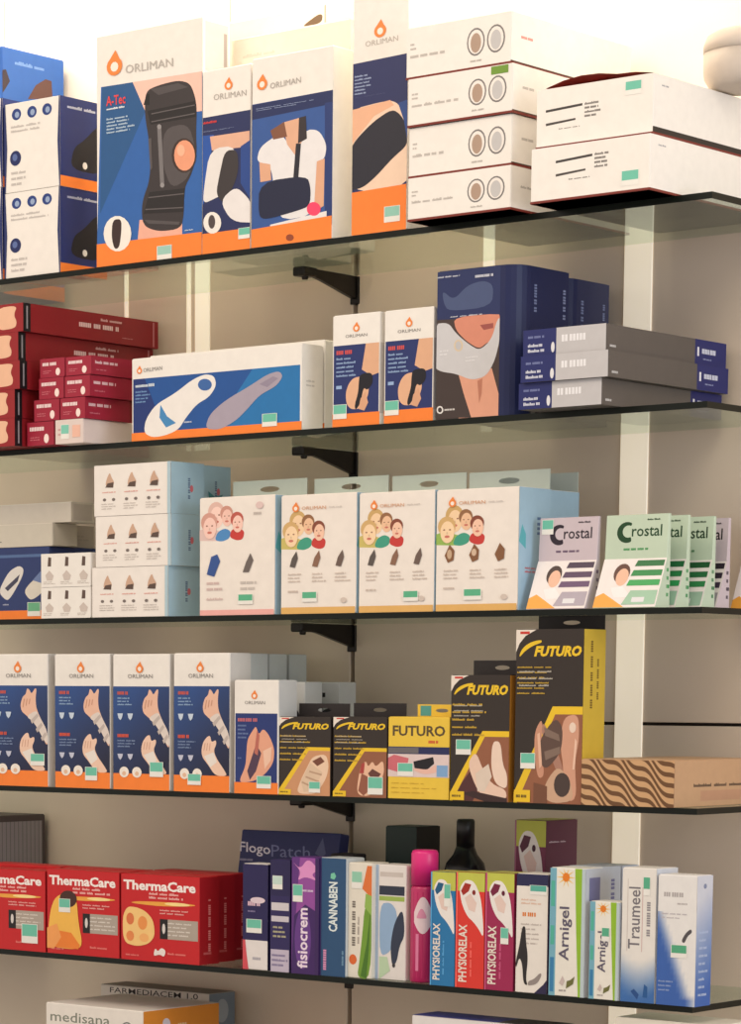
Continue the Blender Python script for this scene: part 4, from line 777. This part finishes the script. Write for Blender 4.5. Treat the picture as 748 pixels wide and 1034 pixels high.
slim('balm_carton', 'narrow navy balm carton with white panels and pale sticker', 272.5, 292.5, 868, (48, 40, 92), b_, .036, .002, (.12, .74, .5, .12), stc=(200, 224, 214))
def c_(k, f, s):
    f.rect(0, 0, 1, 1, (98, 52, 128)); f.poly([(.1, .3), (1, .5), (1, 1), (.3, 1)], (150, 78, 160)); f.poly([(0, .97), (.3, .9), (.6, 1), (1, .9), (.7, .86), (1, .8), (.5, .84), (.2, .8), (.35, .88)], (226, 150, 206)); f.poly([(0, 0), (.9, 0), (.86, .55), (.5, .6), (.1, .5)], (66, 36, 100)); f.ell(.42, .3, .3, .26, (104, 60, 140)); f.text('fisiocrem', .22, .05, .52, .38, (240, 224, 240), .022, 0, True); f.rect(.86, 0, 1, 1, (60, 34, 92)); f.lines(.4, .7, .8, .74, 1, (230, 206, 236), 2); s.rect(0, 0, 1, 1, (50, 30, 84)); s.vlines(.4, .08, .2, .25, (226, 170, 206))
slim('cream_tube_carton', 'purple cream carton with upright white lettering in an oval', 294, 321.5, 865.5, (92, 50, 124), c_, .038, .0, (.05, .62, .36, .15))
def d_(k, f, s):
    f.rect(0, 0, 1, 1, (44, 82, 122)); f.text('CANNABEN', .34, .38, .42, .34, (226, 236, 236), .03, 0, True); f.poly([(.4, .83), (.55, .82), (.62, .85), (.55, .88), (.42, .87)], (120, 200, 170)); f.vlines(.12, .05, .18, .14, (226, 150, 190), 3, 2); f.vlines(.85, .1, .12, .08, (120, 160, 190)); f.rect(0, 0, .06, 1, (54, 40, 96))
slim('hemp_cream_carton', 'teal blue cream carton with pale upright lettering and leaf mark', 322.5, 348.5, 866, (200, 206, 208), d_, .042, .002)
def e_(k, f, s):
    f.poly([(1, .0), (1, .75), (.7, .62), (.62, .4), (.5, .15), (.4, 0)], (116, 158, 56)); f.poly([(.55, .02), (.8, .3), (.95, .6), (.9, .25), (.8, .0)], (76, 120, 40)); f.poly([(.6, .78), (1, .7), (1, .98), (.8, .98)], (226, 120, 60)); f.poly([(.7, .62), (1, .55), (1, .72), (.75, .74)], (150, 186, 90)); f.ell(.22, .16, .16, .045, (224, 108, 52)); f.vlines(.15, .28, .4, .16, (120, 112, 104), 3, 4); f.vlines(.4, .3, .25, .08, (170, 160, 150), 5, 4)
slim('herbal_carton', 'white herbal gel carton with green leaves and an orange dot', 351, 374.5, 871, (232, 226, 212), e_, .04, .007, (.14, .78, .46, .15), stc=(150, 206, 180))
def g_(k, f, s):
    f.rect(0, 0, .1, 1, (170, 190, 214)); f.rect(.14, .9, .9, .94, (206, 196, 190)); f.rect(.12, .74, .95, .82, (50, 56, 74)); f.rect(.12, .69, .95, .73, (160, 186, 90)); f.poly([(.14, .2), (.14, .66), (.5, .68), (.72, .6), (.7, .4), (.5, .24)], (150, 180, 214)); f.poly([(.5, .3), (.62, .5), (.9, .64), (.98, .4), (.8, .3), (.72, .16), (.56, .12)], (52, 60, 80)); f.poly([(.14, .0), (.5, .08), (.4, .2), (.14, .2)], (190, 214, 180)); f.ell(.62, .13, .05, .02, (60, 56, 60))
slim('spray_carton', 'white and light blue carton with a dark athlete figure', 378.5, 409, 873, (232, 226, 222), g_, .04, .016)
# magenta spray can
R = .0178; Yc = .03; zb = SHELF[5] + GT + .0002; Xc = X_at(427.5, Yc, zb)
t = empty('spray_can', (Xc, Yc, zb)); tag(t, 'magenta spray can with a tall pink cap between the cartons', 'spray can')
hcan = Z_at(893, Xc, Yc) - zb; hcap = Z_at(858, Xc, Yc) - zb
link('can', lathe_mesh([(0, 0), (R, 0), (R + .001, .002), (R + .001, hcan - .006), (R - .001, hcan - .001), (0, hcan - .001)], 36), plain('magenta_can', (190, 38, 100), .3), t)
link('cap', lathe_mesh([(0, hcan - .0005), (R + .0008, hcan - .0005), (R + .0008, hcap - .005), (R - .001, hcap - .001), (R - .004, hcap), (0, hcap)], 36), plain('pink_cap', (226, 40, 126), .35), t)
bm = bmesh.new(); at = None                     # wrapped paper label with white swirls
me = bpy.data.meshes.new('label'); V = []; Fc = []; Cc = []
def wrap(a0, a1, z0, z1, c, lay):
    n = 8; b = len(V); r = R + .001 + .00012 * lay
    for i in range(n + 1):
        a = math.radians(a0 + (a1 - a0) * i / n)
        for z in (z0(i / n), z1(i / n)): V.append((r * math.sin(a), -r * math.cos(a), z))
    for i in range(n): Fc.append((b + 2 * i, b + 2 * i + 2, b + 2 * i + 3, b + 2 * i + 1)); Cc.append(c)
wrap(-60, 120, lambda t_: hcan * .04, lambda t_: hcan * .93, (186, 36, 98), 1)
wrap(-10, 70, lambda t_: hcan * (.62 - .12 * math.sin(t_ * 3.1)), lambda t_: hcan * (.72 + .16 * math.sin(t_ * 3.1)), (238, 214, 220), 2)
wrap(5, 45, lambda t_: hcan * (.66), lambda t_: hcan * (.68 + .08 * math.sin(t_ * 3.1)), (226, 150, 180), 3)
wrap(70, 100, lambda t_: hcan * .06, lambda t_: hcan * .4, (50, 70, 80), 2); wrap(0, 14, lambda t_: hcan * .12, lambda t_: hcan * .5, (226, 130, 170), 2)
me.from_pydata(V, [], Fc); cl = me.color_attributes.new('ink', 'FLOAT_COLOR', 'CORNER'); i = 0
for p, c in zip(me.polygons, Cc):
    for _ in p.vertices: cl.data[i].color = srgb(c); i += 1
bm.free(); link('label', me, print_mat(), t)
def relax(base, label, xl, xr, yt, st=None, Y=0.0, wide=False, h=None, dep=.036):
    def art(k, f, s):
        f.rect(0, 0, 1, 1, base); f.rect(.0, .84, 1, 1, (196, 200, 84)); f.poly([(.1, .86), (.3, .94), (.62, .93), (.86, .8), (.95, .6), (.98, .44), (.8, .52), (.6, .58), (.4, .62), (.2, .72)], (240, 234, 230)); f.poly([(.16, .84), (.3, .91), (.52, .9), (.44, .84), (.24, .8)], tuple(int(x * .75) for x in base)); f.poly([(.3, .78), (.5, .82), (.72, .74), (.66, .66), (.44, .68)], (232, 206, 196)); f.ell(.62, .83, .06, .022, tuple(int(x * .6) for x in base))
        if not wide: f.text('PHYSIORELAX', .1, .05, .5, .3, (238, 226, 214), .025, 0, True); f.vlines(.5, .1, .3, .07, tuple(min(255, x + 60) for x in base), 3, 4)
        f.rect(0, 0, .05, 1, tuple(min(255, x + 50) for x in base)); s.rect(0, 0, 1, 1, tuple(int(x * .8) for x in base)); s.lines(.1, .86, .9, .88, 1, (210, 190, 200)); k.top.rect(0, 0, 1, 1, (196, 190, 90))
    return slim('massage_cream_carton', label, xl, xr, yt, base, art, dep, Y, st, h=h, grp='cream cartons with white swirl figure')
relax((40, 120, 176), 'blue massage cream carton with white swirl and upright lettering', 434, 458.5, 880, (.55, .7, .26, .2))
relax((222, 58, 48), 'bright red massage cream carton with white swirl and upright lettering', 459.5, 488, 880.5)
relax((160, 38, 84), 'crimson massage cream carton with white swirl and upright lettering', 489, 517.5, 881, (.55, .4, .28, .14))
relax((122, 56, 84), 'large plum coloured cream carton with white swirl standing at the rear', 517.5, 548.5, 828, None, .12, True, dep=.075)
def h_(k, f, s):
    f.rect(0, .9, 1, 1, (40, 40, 80)); f.lines(.15, .74, .85, .8, 2, (226, 190, 170), 3, .5, 3); f.lines(.2, .64, .8, .69, 1, (222, 130, 60), 4, .8, 3); f.lines(.15, .4, .9, .6, 5, (196, 186, 180), 5, .4, 3)
    f.poly([(.2, .56), (.3, .56), (.32, .44), (.4, .3), (.34, .12), (.4, .06), (.26, .08), (.22, .24), (.12, .3), (.02, .2), (.0, .25), (.12, .4)], (44, 40, 42)); f.poly([(.6, 0), (1, 0), (1, .12), (.9, .08)], (44, 38, 74)); f.poly([(.4, .06), (.7, .08), (.85, .16), (.8, .18), (.6, .12), (.42, .1)], (150, 140, 136)); s.rect(0, 0, 1, 1, (60, 40, 80))
slim('joint_gel_carton', 'white carton with a black walking figure and navy top band', 520, 551.5, 882, (236, 230, 222), h_, .04, .0, (.42, .83, .55, .08), stc=(90, 176, 160))
def arni(k, f, s):
    f.rect(0, 0, .18, 1, (120, 176, 196)); f.rect(.03, .03, .14, .3, (58, 128, 176)); f.rect(.03, .4, .14, .55, (84, 180, 160), True); f.rect(.03, .7, .14, .9, (84, 180, 160), True); f.poly([(.7, 1), (.9, 1), (.9, 0), (.84, 0), (.76, .5)], (146, 190, 50)); f.rect(.9, 0, 1, 1, (190, 206, 210))
    for j in range(10):
        a = j / 10 * 2 * math.pi; f.poly([(.45 + .05 * math.cos(a - .3), .93 + .025 * math.sin(a - .3)), (.45 + .27 * math.cos(a), .93 + .085 * math.sin(a)), (.45 + .05 * math.cos(a + .3), .93 + .025 * math.sin(a + .3))], (246, 196, 60), j > 0)
    f.ell(.45, .93, .1, .035, (232, 130, 40)); f.text('Arnigel', .28, .28, .42, .36, (96, 90, 110), .015, 0, True); f.poly([(.5, .06), (.7, .1), (.74, .16), (.62, .13), (.52, .12)], (110, 110, 60)); f.poly([(.3, .1), (.4, .08), (.46, .12), (.4, .16)], (206, 190, 186)); f.lines(.3, .03, .6, .06, 1, (170, 160, 160)); s.rect(0, 0, 1, 1, (196, 204, 216)); s.rect(.2, .75, .8, .93, (120, 124, 170)); s.vlines(.4, .1, .5, .2, (140, 150, 180))
ar = slim('arnica_gel_carton', 'taller white arnica gel carton with yellow flower and green wedge', 553.5, 589, 876, (238, 234, 224), arni, .042, -.002, grp='white arnica gel cartons', flap=True)
for i in range(2): slim('arnica_gel_carton', ('white and pale blue carton directly behind the taller arnica carton', 'white and pale blue carton at the rear behind the arnica cartons')[i], (571, 589)[i], (607, 625.5)[i], 876, (206, 212, 222), lambda k, f, s: (f.rect(.55, .72, .9, .92, (112, 116, 160)), f.rect(.5, .1, .95, .6, (170, 190, 214)), s.rect(0, 0, 1, 1, (196, 204, 216)), s.vlines(.4, .6, .3, .25, (120, 124, 170))), .04, .044 * (i + 1), h=ar.h)
slim('arnica_gel_carton', 'shorter white arnica gel carton with yellow flower and teal sticker', 594, 623.5, 910, (238, 234, 224), arni, .034, -.004, (.42, .6, .26, .14), grp='white arnica gel cartons', stc=(90, 176, 140))
def tr(k, f, s):
    mixc = lambda a, b, t_: tuple(int(x + (y - x) * min(1, max(0, t_))) for x, y in zip(a, b))
    f.grid(0, 0, 1, .4, lambda u, v: mixc((62, 110, 176), (234, 230, 224), (v - .06) / .28 + .25 * math.sin(u * 3) - .12), 6, 10)
    f.poly([(.3, .08), (.5, .02), (.55, .06), (.4, .1)], (40, 80, 140)); f.poly([(.66, .04), (.8, .04), (.8, .12), (.7, .14)], (40, 90, 150)); f.text('Traumeel', .2, .4, .46, .34, (120, 116, 122), .008, 0, True); f.rect(.16, .38, .175, .92, (206, 196, 190)); f.rect(.6, .38, .615, .86, (206, 160, 160), True); f.vlines(.72, .5, .25, .12, (150, 146, 150)); s.rect(0, 0, 1, 1, (206, 212, 222))
slim('homeopathic_gel_carton', 'white gel carton with upright grey lettering fading to blue below', 626, 660, 876, (234, 230, 224), tr, .05, -.003, (.62, .8, .2, .14), stc=(90, 176, 140))
def tg(k, f, s):
    mixc = lambda a, b, t_: tuple(int(x + (y - x) * min(1, max(0, t_))) for x, y in zip(a, b)); BL = (60, 100, 176)
    f.grid(0, 0, 1, .72, lambda u, v: mixc(BL, (234, 232, 230), (u - (.7 - v * 1.15)) / .28 if v > .06 else (u - .75) / .3), 12, 16)
    f.poly([(.62, .5), (.72, .56), (.86, .6), (.9, .57), (.78, .54), (.7, .48)], (84, 80, 84)); f.lines(.15, .83, .85, .88, 1, (180, 174, 174), 3, .8, 4); f.lines(.5, .77, .85, .8, 1, (190, 184, 184), 4); f.lines(.1, .66, .85, .72, 2, (196, 190, 196), 5, .4, 5); f.lines(.05, .1, .5, .2, 3, (150, 170, 214), 5, .4, 3)
    s.grid(0, 0, 1, 1, lambda u, v: mixc(BL, (206, 210, 222), v * 1.3 - .1 + (.5 - u) * .2), 3, 10)
    s.lines(.2, .06, .8, .6, 9, (176, 192, 222), 6, .35, 2); s.ell(.5, .92, .1, .02, (130, 140, 170))
slim('homeopathic_gel_carton', 'white and blue gel carton with teal sticker at the shelf end', 662, 701, 883, (234, 232, 230), tg, .037, -.004, (.36, .37, .42, .1), stc=(84, 170, 130))
# things standing at the rear of this shelf
k = carton('dark_carton', 'dark green and black carton at the rear beside the black bottle', 'box', S, 388, 419, 834, .15, .055, 0, None, (34, 52, 48)); k.front.ell(.55, .3, .15, .06, (70, 90, 84)); k.side.rect(0, 0, 1, 1, (26, 26, 28)); k.side.lines(.4, .8, .7, .84, 1, (80, 80, 84)); finish(k)
k = carton('dark_carton', 'low black carton half hidden behind the herbal gel carton', 'box', S, 333, 356, 862, .12, .03, 0, None, (40, 32, 36)); k.front.rect(.05, .05, .95, .95, (52, 42, 46)); finish(k)
Yb = .155; zb = SHELF[5] + GT + .0002; Xb = X_at(468, Yb, zb); t = empty('dark_bottle', (Xb, Yb, zb)); tag(t, 'black round shouldered bottle with a cylindrical cap at the rear', 'bottle')
hn = Z_at(854, Xb, Yb) - zb; ht = Z_at(827, Xb, Yb) - zb; hs = Z_at(880, Xb, Yb) - zb
link('bottle', lathe_mesh([(0, 0), (.027, 0), (.0295, .003), (.0295, hs), (.0265, hs + .012), (.017, hs + .024), (.0125, hn), (0, hn)], 40), plain('black_plastic', (24, 22, 26), .25), t)
link('cap', lathe_mesh([(0, hn - .001), (.0128, hn - .001), (.0128, ht - .003), (.011, ht), (0, ht)], 32), plain('black_cap', (20, 20, 22), .35), t)

# ------------------------------------------------------------------ LOWEST SHELF
S = 6
k = carton('monitor_carton', 'white monitor carton with orange side and grey brand lettering', 'box', S, 47, 145, 1012, .0, .17, 0, None, (236, 230, 222)); f = k.front
f.pt('medisana', 51, 1030.5, 111, 1036, 10, (130, 134, 122), .006); f.pe(128, 1037, 5, 5, (120, 124, 120)); f.pe(128, 1037, 3.4, 3.4, (236, 230, 222)); s = k.side; s.rect(0, 0, 1, 1, (226, 142, 50)); s.pe(168, 1034, 4, 6, (220, 210, 220)); s.lines(.45, .7, .6, .9, 2, (236, 200, 160)); finish(k); km = k
k = carton('device_carton', 'white carton with black lettering and blue grey side behind the monitor carton', 'box', S, 102, 211, 994, .185, .06, 0, None, (222, 214, 204)); f = k.front
f.pt('FARMEDIACEM 1.0', 111, 1002, 200, 1009.5, 5.5, (54, 46, 44), .006); k.side.rect(0, 0, 1, 1, (120, 132, 146)); k.side.ell(.5, .85, .25, .1, (160, 168, 178)); k.top.rect(0, 0, 1, 1, (90, 74, 62)); finish(k)
k = carton('thermometer_carton', 'wide white carton with blue and black top under the cream cartons', 'box', S, 414, 552, 1025, .01, .06, 0, None, (232, 228, 226)); k.top.rect(0, 0, .62, 1, (58, 66, 150)); k.top.rect(.62, 0, 1, 1, (40, 36, 44)); k.front.lines(.1, .8, .6, .86, 1, (150, 150, 170)); finish(k)
k = carton('plain_carton', 'plain white carton below the end of the gel carton row', 'box', S, 617, 722, 1027, .01, .08, 0, None, (234, 228, 214)); k.front.lines(.1, .8, .6, .86, 1, (170, 160, 150)); finish(k)
